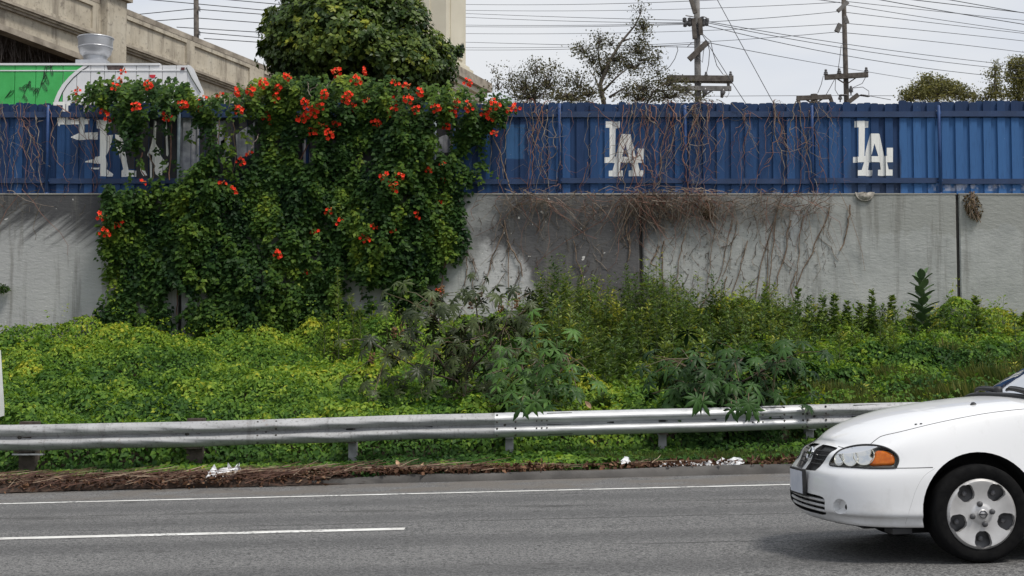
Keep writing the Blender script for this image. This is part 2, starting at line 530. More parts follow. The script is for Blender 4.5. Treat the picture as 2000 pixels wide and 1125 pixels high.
# first coat was darker along the top of the boards and on the logo squares
topc = t.ss(t.math('ADD', z, t.mul(t.math('SUBTRACT', nn, .5), .03)), fzp(231), fzp(228))
col = t.mix(t.mul(topc, .72), col, (.010, .028, .080))
sq = t.mul(t.mul(t.ss(xr, fxp(1650), fxp(1664)), t.ss(xr, fxp(1760), fxp(1757))), t.ss(z, fzp(300), fzp(330)))
col = t.mix(t.mul(sq, .6), col, (.035, .05, .085))
sm = t.mul(t.mul(t.ss(x, fxp(1800), fxp(1830)), t.ss(z, fzp(358), fzp(361))), t.mul(t.ss(z, fzp(374), fzp(371)), t.ss(t.noise(p, 5, 4, .6), .45, .62)))
col = t.mix(t.mul(sm, .75), col, (.42, .44, .52))
col = t.mix(t.mul(t.ss(grain, .5, .75), .35), col, (.008, .02, .06))
flake = t.ss(t.noise(p, 22, 3, .6), .735, .755)
col = t.mix(t.mul(flake, .8), col, (.35, .40, .5))
t.bump(grain, .35, .006)
m_blue = t.done(col, .62, spec=.3)
m_bluerail = simple('blue_rail_paint', (.010, .030, .085), (.016, .045, .125), 2.2, .6, bump=.2, bsc=30)
m_bluepipe = simple('blue_pipe_paint', (.014, .045, .15), (.03, .085, .24), 3, .45)
fence = empty('board_fence', (0, FY, TOP_Z), 'blue painted board fence with painted white letters, standing on the concrete wall', 'fence')
PITCHW = .1375
x0 = fxp(1757.5) - PITCHW * 96
boards = []                      # (x0, x1, y front)
rb = random.Random(3)
variants = {}
def board_mesh(dx, top, lean, key):
    if key in variants: return variants[key]
    w = dx; ear = .028
    poly = [(0, 0), (w, 0), (w, top - ear), (w - ear * .55, top - ear * .2), (w - ear * 1.4, top), (ear * 1.4, top), (ear * .55, top - ear * .2), (0, top - ear)]
    m = MB().prism(poly, (0, 0, 0), (1, 0, 0), (0, 0, 1), (0, 1, 0), .019)
    me = m.mesh('board', m_blue)
    variants[key] = me
    return me
FTOP = fzp(201)
for i in range(-60, 190):
    xa = x0 + i * PITCHW
    if xa > 14.2 or xa < -14.2: continue
    fwd = i % 2 == 0
    k = rb.randrange(12)
    w = (.152 if fwd else .150)
    top = FTOP - TOP_Z - .012 + (k - 6) * .0035 + (.03 if xa > fxp(1750) else 0)
    me = board_mesh(w, top, 0, (fwd, k, xa > fxp(1750)))
    yb = FY + (0 if fwd else .040) + rb.uniform(-.002, .002)
    xo = xa - .006 + rb.uniform(-.003, .003)
    o = link('board', me, fence, (xo, yb, TOP_Z + .014))
    boards.append((xo, xo + w, yb, fwd))
posts_px = [-400, -150, 95, 351, 601, 850, 1092, 1338, 1585, 1833, 2080, 2330]
for pxa in posts_px:
    m = MB()
    xx = fxp(pxa); zt = fzp(206) + rb.uniform(-.02, .02)
    m.tube([(xx, FY - .075, TOP_Z + .012), (xx + rb.uniform(-.008, .008), FY - .075, zt - .01), (xx, FY - .075, zt)], [.031, .031, .022], 10)
    m.lathe([(.05, 0), (.05, .012), (.03, .014)], (xx, FY - .075, TOP_Z + .013), 10)
    po = m.build('post', m_bluepipe if pxa not in (351, 850) else simple('pale_post_paint', (.28, .36, .42), (.5, .58, .62), 5, .6), fence, smooth=True)
    if pxa in (351, 850): po['label'] = 'post painted pale blue grey'
    for pz in (223, 354):
        MB().tube([(xx - .045, FY - .058, fzp(pz)), (xx + .045, FY - .058, fzp(pz))], .02, 6).build('bracket', m_bluepipe, fence)
for a, b in zip(posts_px[:-1], posts_px[1:]):
    xa, xb = fxp(a) + .012, fxp(b) - .012
    for pt, pb in ((218, 229), (349, 359)):
        m = MB(); dz = rb.uniform(-.012, .012)
        za, zb = fzp(pb) + dz, fzp(pt) + dz
        m.box((xa, FY - .042, za), (xb, FY - .003, zb))
        m.build('rail', m_bluerail, fence)

# painted white letters: flat paint laid on each board's own face
def cliptri(tri, xa, xb):
    def half(poly, f):
        out = []
        for i in range(len(poly)):
            a, b = poly[i], poly[(i + 1) % len(poly)]
            fa, fb = f(a), f(b)
            if fa >= 0: out.append(a)
            if (fa >= 0) != (fb >= 0):
                q = fa / (fa - fb); out.append((a[0] + (b[0] - a[0]) * q, a[1] + (b[1] - a[1]) * q))
        return out
    p = half(tri, lambda a: a[0] - xa)
    return half(p, lambda a: xb - a[0]) if len(p) > 2 else []
def paint(name, polys, mat, lift=.0025, parent=None):
    """polys: lists of pixel points of the photograph in the plane of the fence"""
    m = MB()
    for pi_, poly in enumerate(polys):
        w = [(fxp(a, b), fzp(b)) for a, b in poly]
        for tr in mgeo.tessellate_polygon([[Vector((p[0], p[1], 0)) for p in w]]):
            tri = [w[i] for i in tr]
            for k, (xa, xb, yb, fwd) in enumerate(boards):
                la, lb = xa, xb
                if not fwd:              # back boards show only between their neighbours
                    la = max([q[1] for q in boards if q[3] and q[0] < xa] + [xa]); lb = min([q[0] for q in boards if q[3] and q[0] > xa] + [xb])
                if lb <= la or min(q[0] for q in tri) > lb or max(q[0] for q in tri) < la: continue
                pl = cliptri(tri, la, lb)
                if len(pl) < 3: continue
                ar = sum(pl[i][0] * pl[(i + 1) % len(pl)][1] - pl[(i + 1) % len(pl)][0] * pl[i][1] for i in range(len(pl)))
                if abs(ar) < 1e-7: continue
                if ar < 0: pl = pl[::-1]
                m.add([(q[0], yb - lift - .0007 * pi_, q[1]) for q in pl], [tuple(range(len(pl)))])
    return m.build(name, mat, parent or fence)
t = NT('white_letter_paint'); p = t.pos()
g1 = t.noise(t.scale(p, (9, 9, .9)), 4, 5, .65); g2 = t.noise(p, 18, 4, .65)
col = t.ramp(g1, [(.35, (.76, .76, .73)), (.62, (.88, .88, .85))])
col = t.mix(t.mul(t.ss(g2, .60, .70), .4), col, (.25, .26, .29))
m_white = t.done(col, .7)
def la(x, y, s=1.0):
    """interlocking L A letters, traced at 8x from the photograph: pixel offsets"""
    Z = lambda pts: [(x + a / 8.04 * s, y + b / 8.04 * s) for a, b in pts]
    Lp = Z([(238, 128), (460, 128), (455, 228), (395, 235), (388, 680), (510, 684), (512, 775), (360, 778), (216, 782), (218, 692), (298, 692), (298, 232), (238, 228)])
    A1 = Z([(486, 328), (632, 328), (560, 470), (546, 484), (506, 640), (470, 780), (452, 898), (508, 902), (506, 992), (285, 992), (285, 905), (345, 900), (382, 780), (418, 580)])
    A2 = Z([(546, 484), (632, 328), (705, 680), (738, 682), (738, 552), (836, 552), (834, 778), (742, 780), (768, 892), (830, 895), (830, 990), (600, 990), (602, 900), (652, 890), (640, 778), (506, 776), (506, 684), (606, 684)])
    return [Lp, A1, A2]
def dy(polys, d): return [[(a, b + d) for a, b in q] for q in polys]
o = paint('painted_letters', la(1640, 220), m_white)
o['label'] = 'clean white painted letters near the right end'
o = paint('painted_letters', la(1153.5, 221), m_white)
o['label'] = 'white painted letters crossed by bare vines'
zz = lambda pts: [(a / 4, 180 + b / 4) for a, b in pts]
o = paint('painted_letters', [
    zz([(410, 75), (545, 75), (545, 100), (528, 102), (528, 212), (700, 210), (690, 250), (470, 252), (466, 266), (455, 262), (445, 200), (490, 198), (490, 102), (412, 100)]),
    zz([(585, 80), (780, 80), (770, 98), (690, 97), (690, 160), (800, 165), (790, 186), (690, 186), (655, 190), (655, 318), (760, 310), (760, 368), (600, 372), (550, 352), (615, 320), (615, 186), (572, 160), (650, 158), (650, 97), (590, 95)]),
    zz([(750, 216), (866, 216), (866, 272), (838, 274), (832, 335), (880, 330), (860, 420), (825, 500), (835, 560), (830, 600), (885, 640), (880, 658), (782, 656), (785, 560), (700, 550), (665, 548), (668, 540), (735, 520), (742, 502), (780, 500), (782, 285), (752, 280)]),
    zz([(715, 588), (778, 588), (776, 602), (715, 600)]),
    zz([(900, 330), (945, 330), (1005, 610), (1062, 612), (1060, 660), (944, 660), (945, 612), (960, 600), (930, 480), (905, 420)])], m_white)
o['label'] = 'stacked white painted letters half hidden by the flowering vine'
m_black = simple('black_mural_paint', (.012, .013, .016), (.03, .03, .034), 4, .6)
m_grey = simple('grey_mural_paint', (.22, .23, .26), (.42, .43, .46), 6, .65)
for q_ in ([zz([(872, 190), (1380, 190), (1380, 690), (1066, 690), (1060, 600), (1005, 600), (945, 320), (872, 325)]), zz([(1560, 200), (2300, 190), (2300, 700), (1560, 700)]), zz([(2300, 190), (3560, 190), (3500, 600), (2300, 700)])]): paint('painted_mural', [q_], m_black, .0018)
for q_ in ([zz([(1384, 190), (1556, 190), (1556, 690), (1384, 690)]), zz([(1690, 230), (1760, 215), (1750, 420), (1700, 430)]), zz([(1720, 380), (1800, 340), (1790, 520), (1730, 560)]), zz([(1840, 330), (1990, 230), (1985, 480), (1850, 520)]), zz([(2270, 330), (2330, 300), (2310, 420), (2240, 480)]), zz([(2360, 350), (2410, 400), (2430, 560), (2370, 560)]), zz([(3380, 380), (3480, 330), (3560, 350), (3520, 470), (3400, 470)]), zz([(3560, 260), (3600, 250), (3590, 400), (3540, 390)])]): paint('painted_patch', [q_], m_grey, .0028)
for q_ in ([zz([(1165, 485), (1186, 485), (1182, 690), (1170, 690)]), zz([(1200, 220), (1222, 225), (1216, 400), (1240, 440), (1272, 444), (1240, 470), (1300, 560), (1310, 545), (1320, 560), (1270, 620), (1262, 672), (1215, 640), (1195, 560), (1150, 490), (1180, 400), (1195, 330)]), zz([(1286, 210), (1298, 210), (1314, 480), (1306, 500), (1296, 490)]), zz([(1090, 570), (1112, 566), (1128, 600), (1150, 650), (1120, 656), (1100, 620)])]): paint('painted_streak', [q_], m_white, .0036)

# drip mark of old sack hung over the wall top, root clump, dry tufts
sk = empty('sack', at(1688, 380, WALL_Y - .05), 'pale cloth sack end hanging over the wall top beneath the right hand letters', 'sack')
m_sack = simple('old_cloth', (.24, .22, .19), (.46, .43, .38), 14, .95, bump=.5, bsc=40)
vs, fs = [], []
c0 = at(1688, 376, WALL_Y)
for j in range(7):
    for i in range(13):
        a = math.pi * i / 12; r = .175 * (j / 6)
        sag = .03 * math.sin(i * 2.4 + j)
        vs.append((c0.x - math.cos(a) * r, WALL_Y - .02 - .05 * math.sin(a) * math.sin(math.pi * j / 6) - .02 * ((i + j) % 2), c0.z - math.sin(a) * r * .92 + sag * .3))
for j in range(6):
    for i in range(12):
        fs.append((j * 13 + i, j * 13 + i + 1, (j + 1) * 13 + i + 1, (j + 1) * 13 + i))
MB().add(vs, fs).build('cloth', m_sack, sk, smooth=True)
MB().tube([(c0.x - math.cos(math.pi * i / 12) * .178, WALL_Y - .035, c0.z - math.sin(math.pi * i / 12) * .166) for i in range(13)], .012, 6).build('hem', m_sack, sk, smooth=True)
# ------------------------------------------------------------------ behind the fence: food truck, bridge, pylon
m_truckgreen = simple('green_truck_paint', (.045, .40, .085), (.07, .50, .13), 2, .5)
m_truckwhite = simple('white_truck_paint', (.70, .71, .72), (.80, .80, .81), 3, .5)
m_ink = simple('black_line_paint', (.012, .03, .018), None, rough=.6)
m_gal = simple('galvanised_metal', (.36, .37, .39), (.50, .51, .53), 2.5, .42, .5)
m_rust = simple('rusty_stain', (.05, .03, .03), (.16, .13, .12), 12, .8)
TY = 30.6
def tk(px, py): return at(px, py, TY)
truck = empty('food_truck', tk(180, 300), 'food truck with green and white painted side and roof fan, behind the fence at left', 'food truck')
truck.location.z = TOP_Z
ztop = tk(100, 125).z; xl = tk(-420, 150).x; zb = TOP_Z + .45
# side in vertical sheet panels; right end leans in like the cab
seams = [-420, -330, -240, -150, -60, 29, 70, 123, 150, 177, 204, 225, 266, 291, 317, 344, 366]
Pg = lambda pts: [(tk(a, b).x, tk(a, b).z) for a, b in pts]
green_edge = [(165, 127), (150, 137), (135, 150), (122, 165), (113, 180), (107, 194), (103, 215), (100, 300)]
for a, b in zip(seams[:-1], seams[1:]):
    xa, xb = tk(a, 150).x + .006, tk(b, 150).x - .006
    MB().box((xa, TY, zb), (xb, TY + .03, ztop - .03)).build('side_panel', m_truckgreen if b <= 123 else m_truckwhite, truck)
MB().box((xl, TY + .03, zb), (tk(316, 150).x, TY + 2.3, ztop - .02)).build('body', m_dark, truck)
MB().box((xl, TY - .02, ztop - .03), (tk(312, 150).x, TY + 2.3, ztop + .015)).build('roof', m_truckwhite, truck)
MB().box((xl, TY - .012, tk(0, 138).z - .012), (tk(366, 150).x, TY + .002, tk(0, 138).z + .012)).build('side_moulding', m_truckwhite, truck)
# green paint reaches under the white curved border
gp = Pg([(123, 127)] + green_edge[:1] + green_edge[1:5] + [(123, 165)])
MB().prism([(p[0], p[1]) for p in Pg([(124, 128), (164, 128), (150, 137), (136, 149), (124, 163)])], (0, TY - .0045, 0), (1, 0, 0), (0, 0, 1), (0, 1, 0), .004).build('green_paint', m_truckgreen, truck)
outl = Pg(green_edge); w_ = .055
bord = [(p[0], p[1]) for p in outl] + [(p[0] + w_ * 1.6, p[1] - w_ * .3) for p in outl[::-1]]
MB().prism(bord, (0, TY - .009, 0), (1, 0, 0), (0, 0, 1), (0, 1, 0), .004).build('border_paint', m_truckwhite, truck)
bord2 = [(p[0] + w_ * 1.75, p[1] - w_ * .35) for p in outl]
m = MB(); m.tube([(p[0], TY - .007, p[1]) for p in bord2], .008, 5); m.build('border_line', m_ink, truck)
# drawn leaf sprigs
m = MB()
def leafline(px, py, ang, ln, wd):
    a = R(ang); pts = []
    for k in range(9):
        q = 2 * math.pi * k / 8
        u = (1 - math.cos(q)) / 2 * ln; v = math.sin(q) * wd * (.6 + .4 * math.cos(q / 2))
        pts.append(tk(px + u * math.cos(a) - v * math.sin(a), py + u * math.sin(a) + v * math.cos(a)))
    m.tube([(p.x, TY - .012, p.z) for p in pts], .0055, 4)
for (stem, lv) in (([(72, 190), (80, 168), (88, 140)], [(80, 165, -60, 22, 4), (82, 158, 60, 22, 4), (88, 142, 70, 24, 4), (86, 150, -80, 22, 4), (100, 128, 80, 20, 3), (90, 132, -20, 14, 3), (76, 180, -150, 16, 4), (76, 172, 130, 16, 4)]),
                   ([(44, 192), (50, 178), (58, 158)], [(50, 178, -150, 14, 3), (52, 172, -60, 16, 3), (58, 160, 80, 16, 3), (56, 165, 150, 14, 3), (48, 186, 60, 12, 3)]), ([(10, 192), (22, 176)], [(14, 188, -40, 18, 4)])):
    q = [tk(*s) for s in stem]; m.tube([(p.x, TY - .012, p.z) for p in q], .006, 4)
    for a in lv: leafline(*a)
m.build('leaf_drawing', m_ink, truck)
# cab end: slanted windscreen edge
prof = Pg([(366, 126), (372, 128), (378, 134), (397, 178), (400, 200), (404, 300), (366, 300)])
MB().prism(prof, (0, TY + .01, 0), (1, 0, 0), (0, 0, 1), (0, 1, 0), .03).build('cab', m_truckwhite, truck)
MB().tube([(p[0], TY - .012, p[1]) for p in Pg([(364, 132), (374, 152), (392, 181)])], .012, 5).build('cab_seal', m_ink, truck)
MB().box((tk(354, 133).x, TY - .03, tk(354, 137).z), (tk(361, 133).x, TY - .006, tk(354, 132).z)).build('marker_lamp', simple('dark_red_lens', (.10, .012, .01), None, rough=.3), truck)
MB().prism(Pg([(292, 146), (304, 146), (303, 151), (299, 153), (293, 151)]), (0, TY - .008, 0), (1, 0, 0), (0, 0, 1), (0, 1, 0), .004).build('red_mark', simple('red_paint', (.6, .02, .04), None, rough=.5), truck)
MB().prism(Pg([(208, 128), (242, 127), (240, 134), (232, 141), (222, 137), (212, 140)]), (0, TY - .008, 0), (1, 0, 0), (0, 0, 1), (0, 1, 0), .004).build('soot_stain', m_rust, truck)
# mushroom exhaust fan standing on the roof
fc = at(186, 125, TY + .55); s_ = (TY + .55) / F
fan = empty('exhaust_fan', (0, 0, 0)); fan.parent = truck; fan.location = -truck.location
prof = [(33, 48), (34.5, 55), (34.5, 53), (32, 47), (33, 30), (30, 21), (24, 15), (22, 14), (22, 9), (21, 9)]
MB().lathe([(0, 46 * s_), (31.5 * s_, 47 * s_), (34.5 * s_, 54.5 * s_), (35 * s_, 53.5 * s_), (33.5 * s_, 47 * s_), (33 * s_, 33 * s_), (30 * s_, 22 * s_), (24 * s_, 16 * s_), (22 * s_, 15 * s_)], (fc.x, fc.y, ztop + .10), 32).build('hood', m_gal, truck, smooth=True)
MB().lathe([(23 * s_, 4 * s_), (23 * s_, 15.5 * s_), (24.2 * s_, 15.6 * s_), (24.2 * s_, 17 * s_), (21 * s_, 17 * s_)], (fc.x, fc.y, ztop + .10), 32).build('curb', m_gal, truck, smooth=False)
for hh_ in (17.5, 34, 53):
    rr_ = {17.5: 24.5, 34: 33.2, 53: 34.9}[hh_]
    MB().tube([(fc.x + math.cos(2 * math.pi * k / 32) * rr_ * s_, fc.y + math.sin(2 * math.pi * k / 32) * rr_ * s_, ztop + .10 + hh_ * s_) for k in range(33)], .010, 5).build('hood_rim', m_gal, truck)
MB().box((fc.x - 30 * s_, fc.y - 30 * s_, ztop + .012), (fc.x + 30 * s_, fc.y + 30 * s_, ztop + .10 + 4.2 * s_)).build('fan_base', m_gal, truck)
bpy.data.objects.remove(fan)

# ---- viaduct on the left
A_ = at(230, 10, 42.0); B_ = at(540, 140, 51.0)
bu = Vector((B_.x - A_.x, B_.y - A_.y, 0)).normalized()      # along the bridge, away from the camera
bn = Vector((bu.y, -bu.x, 0))                                # out of the visible face
ZT = (A_.z + B_.z) / 2
def fac(px, py):
    d = ray(px, py)
    q = (Vector((A_.x, A_.y, 0)) - Vector((CAM.x, CAM.y, 0))).dot(bn) / Vector((d.x, d.y, 0)).dot(bn)
    p = CAM + d * q
    return (p - A_).dot(bu), p.z
def fs_(px, py=60): return fac(px, py)[0]
t = NT('bridge_concrete'); p = t.pos()
n2 = t.noise(p, .9, 6, .65); n3 = t.noise(p, 6, 5, .7)
col = t.ramp(n2, [(.28, (.36, .32, .255)), (.52, (.50, .45, .36)), (.8, (.58, .54, .45))])
dr = t.noise(t.scale(p, (2.2, 2.2, .25)), 1.0, 5, .7)
col = t.mix(t.mul(t.ss(dr, .48, .68), .65), col, (.16, .135, .11))
col = t.mix(t.mul(t.ss(n3, .54, .68), .6), col, (.15, .13, .115))
cr = t.n('ShaderNodeTexVoronoi', feature='DISTANCE_TO_EDGE'); t.put(cr.inputs['Vector'], t.scale(p, (.9, .9, 1.1))); cr.inputs['Scale'].default_value = 1.1
t.bump(n3, .5, .03)
m_conc = t.done(col, .92, spec=.15)
m_conc_d = simple('stained_concrete', (.21, .18, .145), (.42, .37, .30), 2.2, .95, bump=.5, bsc=6, dist=.03)
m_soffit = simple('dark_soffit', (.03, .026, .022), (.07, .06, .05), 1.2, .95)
bridge = empty('viaduct', (A_.x, A_.y, TOP_Z), 'old beige concrete viaduct sloping down behind the food truck', 'bridge')
def bb(m, s0, s1, o0, o1, z0, z1):
    """box in the bridge frame: s along, o out of the face (negative = into the bridge)"""
    P = lambda s, o, z: (A_.x + bu.x * s + bn.x * o, A_.y + bu.y * s + bn.y * o, z)
    return m.add([P(s0, o0, z0), P(s1, o0, z0), P(s1, o1, z0), P(s0, o1, z0), P(s0, o0, z1), P(s1, o0, z1), P(s1, o1, z1), P(s0, o1, z1)],
                 [(0, 1, 2, 3), (7, 6, 5, 4), (4, 5, 1, 0), (5, 6, 2, 1), (6, 7, 3, 2), (7, 4, 0, 3)])
S0, S1 = -24.0, 36.0
zc1 = fac(229, 84)[1]; zc0 = fac(229, 97)[1]
bb(MB(), S0, S1, -.35, 0, zc1, ZT - .16).build('parapet', m_conc, bridge)
# coping in separate lengths
cuts = [S0, -16, -8.5, fs_(195), fs_(233), fs_(372), 8.2, 15, 23, S1]
for a, b in zip(cuts[:-1], cuts[1:]):
    bb(MB(), a + .015, b - .015, -.42, .07, ZT - .165, ZT).build('coping', m_conc_d, bridge)
# raised frames round sunken panels
zpt, zpb = ZT - .30, zc1 + .14
panels = [(-22, -16.5), (-15.6, -9.2), (-8.2, fs_(178, 30)), (fs_(240), fs_(362, 90)), (fs_(377, 90), 7.6), (8.6, 14.4), (15.4, 22), (23.2, 30)]
last = S0
for a, b in panels:
    bb(MB(), last, a, .001, .06, zc1 + .001, ZT - .166).build('panel_pier', m_conc, bridge)
    bb(MB(), a, b, .001, .06, zpt, ZT - .167).build('panel_head', m_conc, bridge)
    bb(MB(), a, b, .001, .06, zc1 + .001, zpb).build('panel_sill', m_conc, bridge)
    last = b
bb(MB(), last, S1, .001, .06, zc1 + .001, ZT - .166).build('panel_pier', m_conc, bridge)
# moulded cornice under the parapet
hh = zc1 - zc0
for k, (o, q0, q1) in enumerate(((.20, .62, 1.0), (.13, .34, .615), (.07, .0, .335))):
    bb(MB(), S0, S1, -.3, o, zc0 + hh * q0, zc0 + hh * q1 - .004).build('cornice', m_conc_d if k != 1 else m_conc, bridge)
# big pilaster
for a, b in ((fs_(193, 40), fs_(231, 40)), (-15.9, -14.4)):
    bb(MB(), a, b, -.5, .30, zc0 - 1.2, ZT + .10).build('pilaster', m_conc, bridge)
    bb(MB(), a - .12, b + .12, -.62, .42, ZT + .102, ZT + .34).build('pilaster_cap', m_conc_d, bridge)
# face wall with an arched lower edge, and the arch barrel behind
e0 = fac(-40, 44); e1 = fac(40, 70); e2 = fac(160, 118)
def arch(s):
    q = (s - e0[0]) / (e2[0] - e0[0])
    return e0[1] + (e2[1] - e0[1]) * q - .35 * q * (q - 1) * 0 - 1.1 * max(0, q - 1.0) ** 2 - .15 * q * (1 - q)
ss_ = np.linspace(S0, S1, 60); P = lambda s, o, z: (A_.x + bu.x * s + bn.x * o, A_.y + bu.y * s + bn.y * o, z)
def az(s):
    q = (s - e0[0])
    return max(TOP_Z - .3, min(e0[1] + (e2[1] - e0[1]) / (e2[0] - e0[0]) * q - .012 * max(0, s - e2[0]) ** 2, e0[1] + .6))
m = MB(); vs = []; fs = []
for s in ss_:
    vs += [P(s, -.02, zc0 - .002), P(s, -.02, az(s))]
fs = [(2 * i, 2 * i + 1, 2 * i + 3, 2 * i + 2) for i in range(len(ss_) - 1)]
m.add(vs, fs).build('spandrel', m_conc, bridge)
for (d0, d1, o) in ((-.002, .16, .05), (.165, .30, .02)):
    m = MB(); vs = []; fs = []
    for s in ss_:
        a = az(s)
        vs += [P(s, o, a + d1), P(s, o, a + d0), P(s, -.3, a + d0), P(s, -.3, a + d1)]
    for i in range(len(ss_) - 1):
        for k in range(4): fs.append((4 * i + k, 4 * i + (k + 1) % 4, 4 * i + 4 + (k + 1) % 4, 4 * i + 4 + k))
    m.add(vs, fs).build('arch_moulding', m_conc_d if d0 < 0 else m_conc, bridge)
m = MB(); vs = []
for s in ss_: vs += [P(s, -.29, az(s) + .02), P(s, -9.5, az(s) + .02)]
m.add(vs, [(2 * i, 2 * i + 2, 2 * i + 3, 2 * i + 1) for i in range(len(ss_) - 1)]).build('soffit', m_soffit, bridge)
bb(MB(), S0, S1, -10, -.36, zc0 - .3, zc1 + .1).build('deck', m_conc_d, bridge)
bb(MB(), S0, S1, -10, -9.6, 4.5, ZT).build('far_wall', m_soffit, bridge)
# hanging roots under the arch
m = MB(); rr = random.Random(12)
for i in range(420):
    s = rr.uniform(fs_(-60, 60), fs_(175, 100)); o = rr.uniform(-1.6, -.3); z = az(s) + .05
    ln = rr.uniform(.3, 1.5); p0 = Vector(P(s, o, z)); pts = [p0]
    for k in range(4): pts.append(pts[-1] + Vector((rr.uniform(-.08, .08), rr.uniform(-.08, .08), -ln / 4)))
    m.tube(pts, [.012, .011, .009, .007, .004], 3, cap=False)
hr = m.build('hanging_roots', simple('dry_root', (.05, .042, .036), (.12, .10, .09), 5, .95))
tag(hr, 'dark tangle of dry roots hanging under the viaduct arch', 'roots', kind='stuff')

# ---- bridge pylon
m_pyl = simple('pale_pylon_concrete', (.58, .54, .43), (.68, .64, .52), .5, .9, bump=.2, bsc=3, dist=.03, lo=.3, hi=.7)
sp0 = fs_(905, 140); z_c = fac(905, 133)[1]
pylon = empty('bridge_pylon', P(sp0, 0, TOP_Z), 'tall pale concrete pylon rising from the bridge behind the round tree', 'tower')
s_end = fs_(962, 172)
bb(MB(), sp0 - .5, s_end - .3, -10.4, -.5, TOP_Z - .2, z_c - 1.0).build('base', m_pyl, pylon)
for k, (o, q0, q1) in enumerate(((-.40, -1.0, -.72), (-.22, -.718, -.45), (.0, -.448, 0))):
    bb(MB(), sp0 - .6 - .06 * (2 - k) * 0, s_end - .25 + .1 * k, -10.8, o, z_c + q0, z_c + q1).build('cornice', m_conc_d if k == 2 else m_pyl, pylon)
sh0 = fs_(914, 60)
wS = (932 - 912) / 20 * 2.6
bb(MB(), sh0 - .25, sh0 + 2.9, -8.8, -.85, z_c + .002, z_c + .62).build('plinth', m_pyl, pylon)
bb(MB(), sh0 - .12, sh0 + 2.75, -8.65, -1.0, z_c + .622, z_c + .80).build('plinth_moulding', m_pyl, pylon)
bb(MB(), sh0, sh0 + 2.6, -8.5, -1.15, z_c + .802, z_c + 14).build('shaft', m_pyl, pylon)
bb(MB(), sh0 - .07, sh0 - .001, -5.2, -2.0, z_c + .95, z_c + 13).build('shaft_panel', m_pyl, pylon)
bb(MB(), sh0 + .5, sh0 + 2.1, -1.149, -1.09, z_c + 1.0, z_c + 13).build('shaft_panel', m_pyl, pylon)

# ------------------------------------------------------------------ poles
m_pole = simple('weathered_pole_wood', (.055, .045, .038), (.13, .115, .10), 6, .9, bump=.3, bsc=20)
m_polegrey = simple('grey_pole_wood', (.11, .105, .10), (.25, .24, .23), 4, .9, bump=.3, bsc=20)
m_ins = simple('brown_insulator', (.06, .055, .055), (.14, .14, .145), 9, .3)
def pole(px_top, px_bot, Y, r0, label, mat, ytop=-140, ybot=330):
    a = at(px_bot, ybot, Y); b = at(px_top, ytop, Y)
    zb = TOP_Z - .1
    q = (zb - a.z) / (b.z - a.z); foot = a + (b - a) * q
    e = empty('utility_pole', foot, label, 'utility pole')
    MB().tube([foot, foot + (b - foot) * .5, b], [r0 * 1.15, r0, r0 * .8], 10).build('shaft', mat, e, smooth=True)
    return e
def ins(m, p, h=.28, r=.11):
    p = Vector(p)
    m.lathe([(.03, -.1), (.03, 0), (r, .03), (r * .9, h * .25), (r * .45, h * .3), (r * .85, h * .36), (r * .75, h * .55), (r * .35, h * .6), (r * .6, h * .68), (r * .45, h), (0, h)], p, 8)
def xarm(e, name, pa, pb, Y, w, mat, off=-.22):
    a = at(pa[0], pa[1], Y + off); b = at(pb[0], pb[1], Y + off)
    MB().beam(a, b, w, w * 1.25).build(name, mat, e)
YP = 52.0
s52 = YP / F
e = pole(1359, 1365, YP, .125, 'grey utility pole with double crossarm low down, behind the fence', m_polegrey)
xarm(e, 'crossarm', (1303, 153), (1432, 154), YP, .17, m_pole, -.25)
xarm(e, 'crossarm', (1303, 155), (1430, 157), YP, .17, m_pole, .25)
xarm(e, 'crossarm', (1310, 172), (1428, 173), YP, .13, m_polegrey)
xarm(e, 'brace', (1335, 172), (1358, 190), YP, .05, m_polegrey)
xarm(e, 'brace', (1392, 176), (1372, 189), YP, .05, m_polegrey)
xarm(e, 'hanger', (1422, 156), (1423, 172), YP, .08, m_pole)
xarm(e, 'hanger', (1312, 156), (1313, 172), YP, .08, m_pole)
xarm(e, 'crossarm', (1346, 116), (1382, 82), YP, .16, m_pole)
xarm(e, 'brace', (1349, -4), (1358, 26), YP, .12, m_pole)
xarm(e, 'side_timber', (1354, 36), (1357, 76), YP, .12, m_pole)
xarm(e, 'side_timber', (1367, 36), (1369, 68), YP, .12, m_pole)
for px, py in ((1337, 39), (1340, 45), (1338, 48), (1347, 39), (1347, 47), (1371, 37), (1376, 42), (1374, 47), (1381, 40), (1380, 46)):
    m = MB(); p0 = at(px, py, YP - .2)
    m.lathe([(.03, -.09), (.085, -.06), (.06, -.02), (.09, .0), (.06, .03), (.085, .06), (.03, .09)], p0, 8)
    m.build('insulator', m_ins, e, smooth=True)
for px, py in ((1379, 148), (1427, 147)):
    m = MB(); ins(m, at(px, py + 3, YP - .25), .2, .08); m.build('insulator', m_ins, e, smooth=True)
for px, py in ((1377, 178), (1412, 180)):
    m = MB(); p0 = at(px, py, YP - .25); m.tube([p0 + Vector((0, 0, .15)), p0, p0 - Vector((.05, 0, .2))], [.05, .10, .05], 7); m.build('cutout', m_ins, e, smooth=True)
def droop(e, pts, Y, r=.014):
    MB().tube([at(a, b, Y) for a, b in pts], r, 4).build('jumper_cable', m_ins, e)
droop(e, [(1372, 66), (1380, 74), (1388, 80), (1392, 100), (1400, 128), (1412, 145), (1427, 149)], YP - .3)
droop(e, [(1382, 84), (1386, 100), (1384, 125), (1379, 147)], YP - .3)
droop(e, [(1363, 112), (1372, 122), (1374, 100), (1378, 88)], YP - .3)
droop(e, [(1322, 90), (1324, 98), (1318, 115), (1308, 130), (1299, 138)], YP - .3)
droop(e, [(1358, 82), (1350, 84), (1342, 92)], YP - .3)
droop(e, [(1412, 186), (1420, 190), (1424, 182), (1423, 173)], YP - .3)
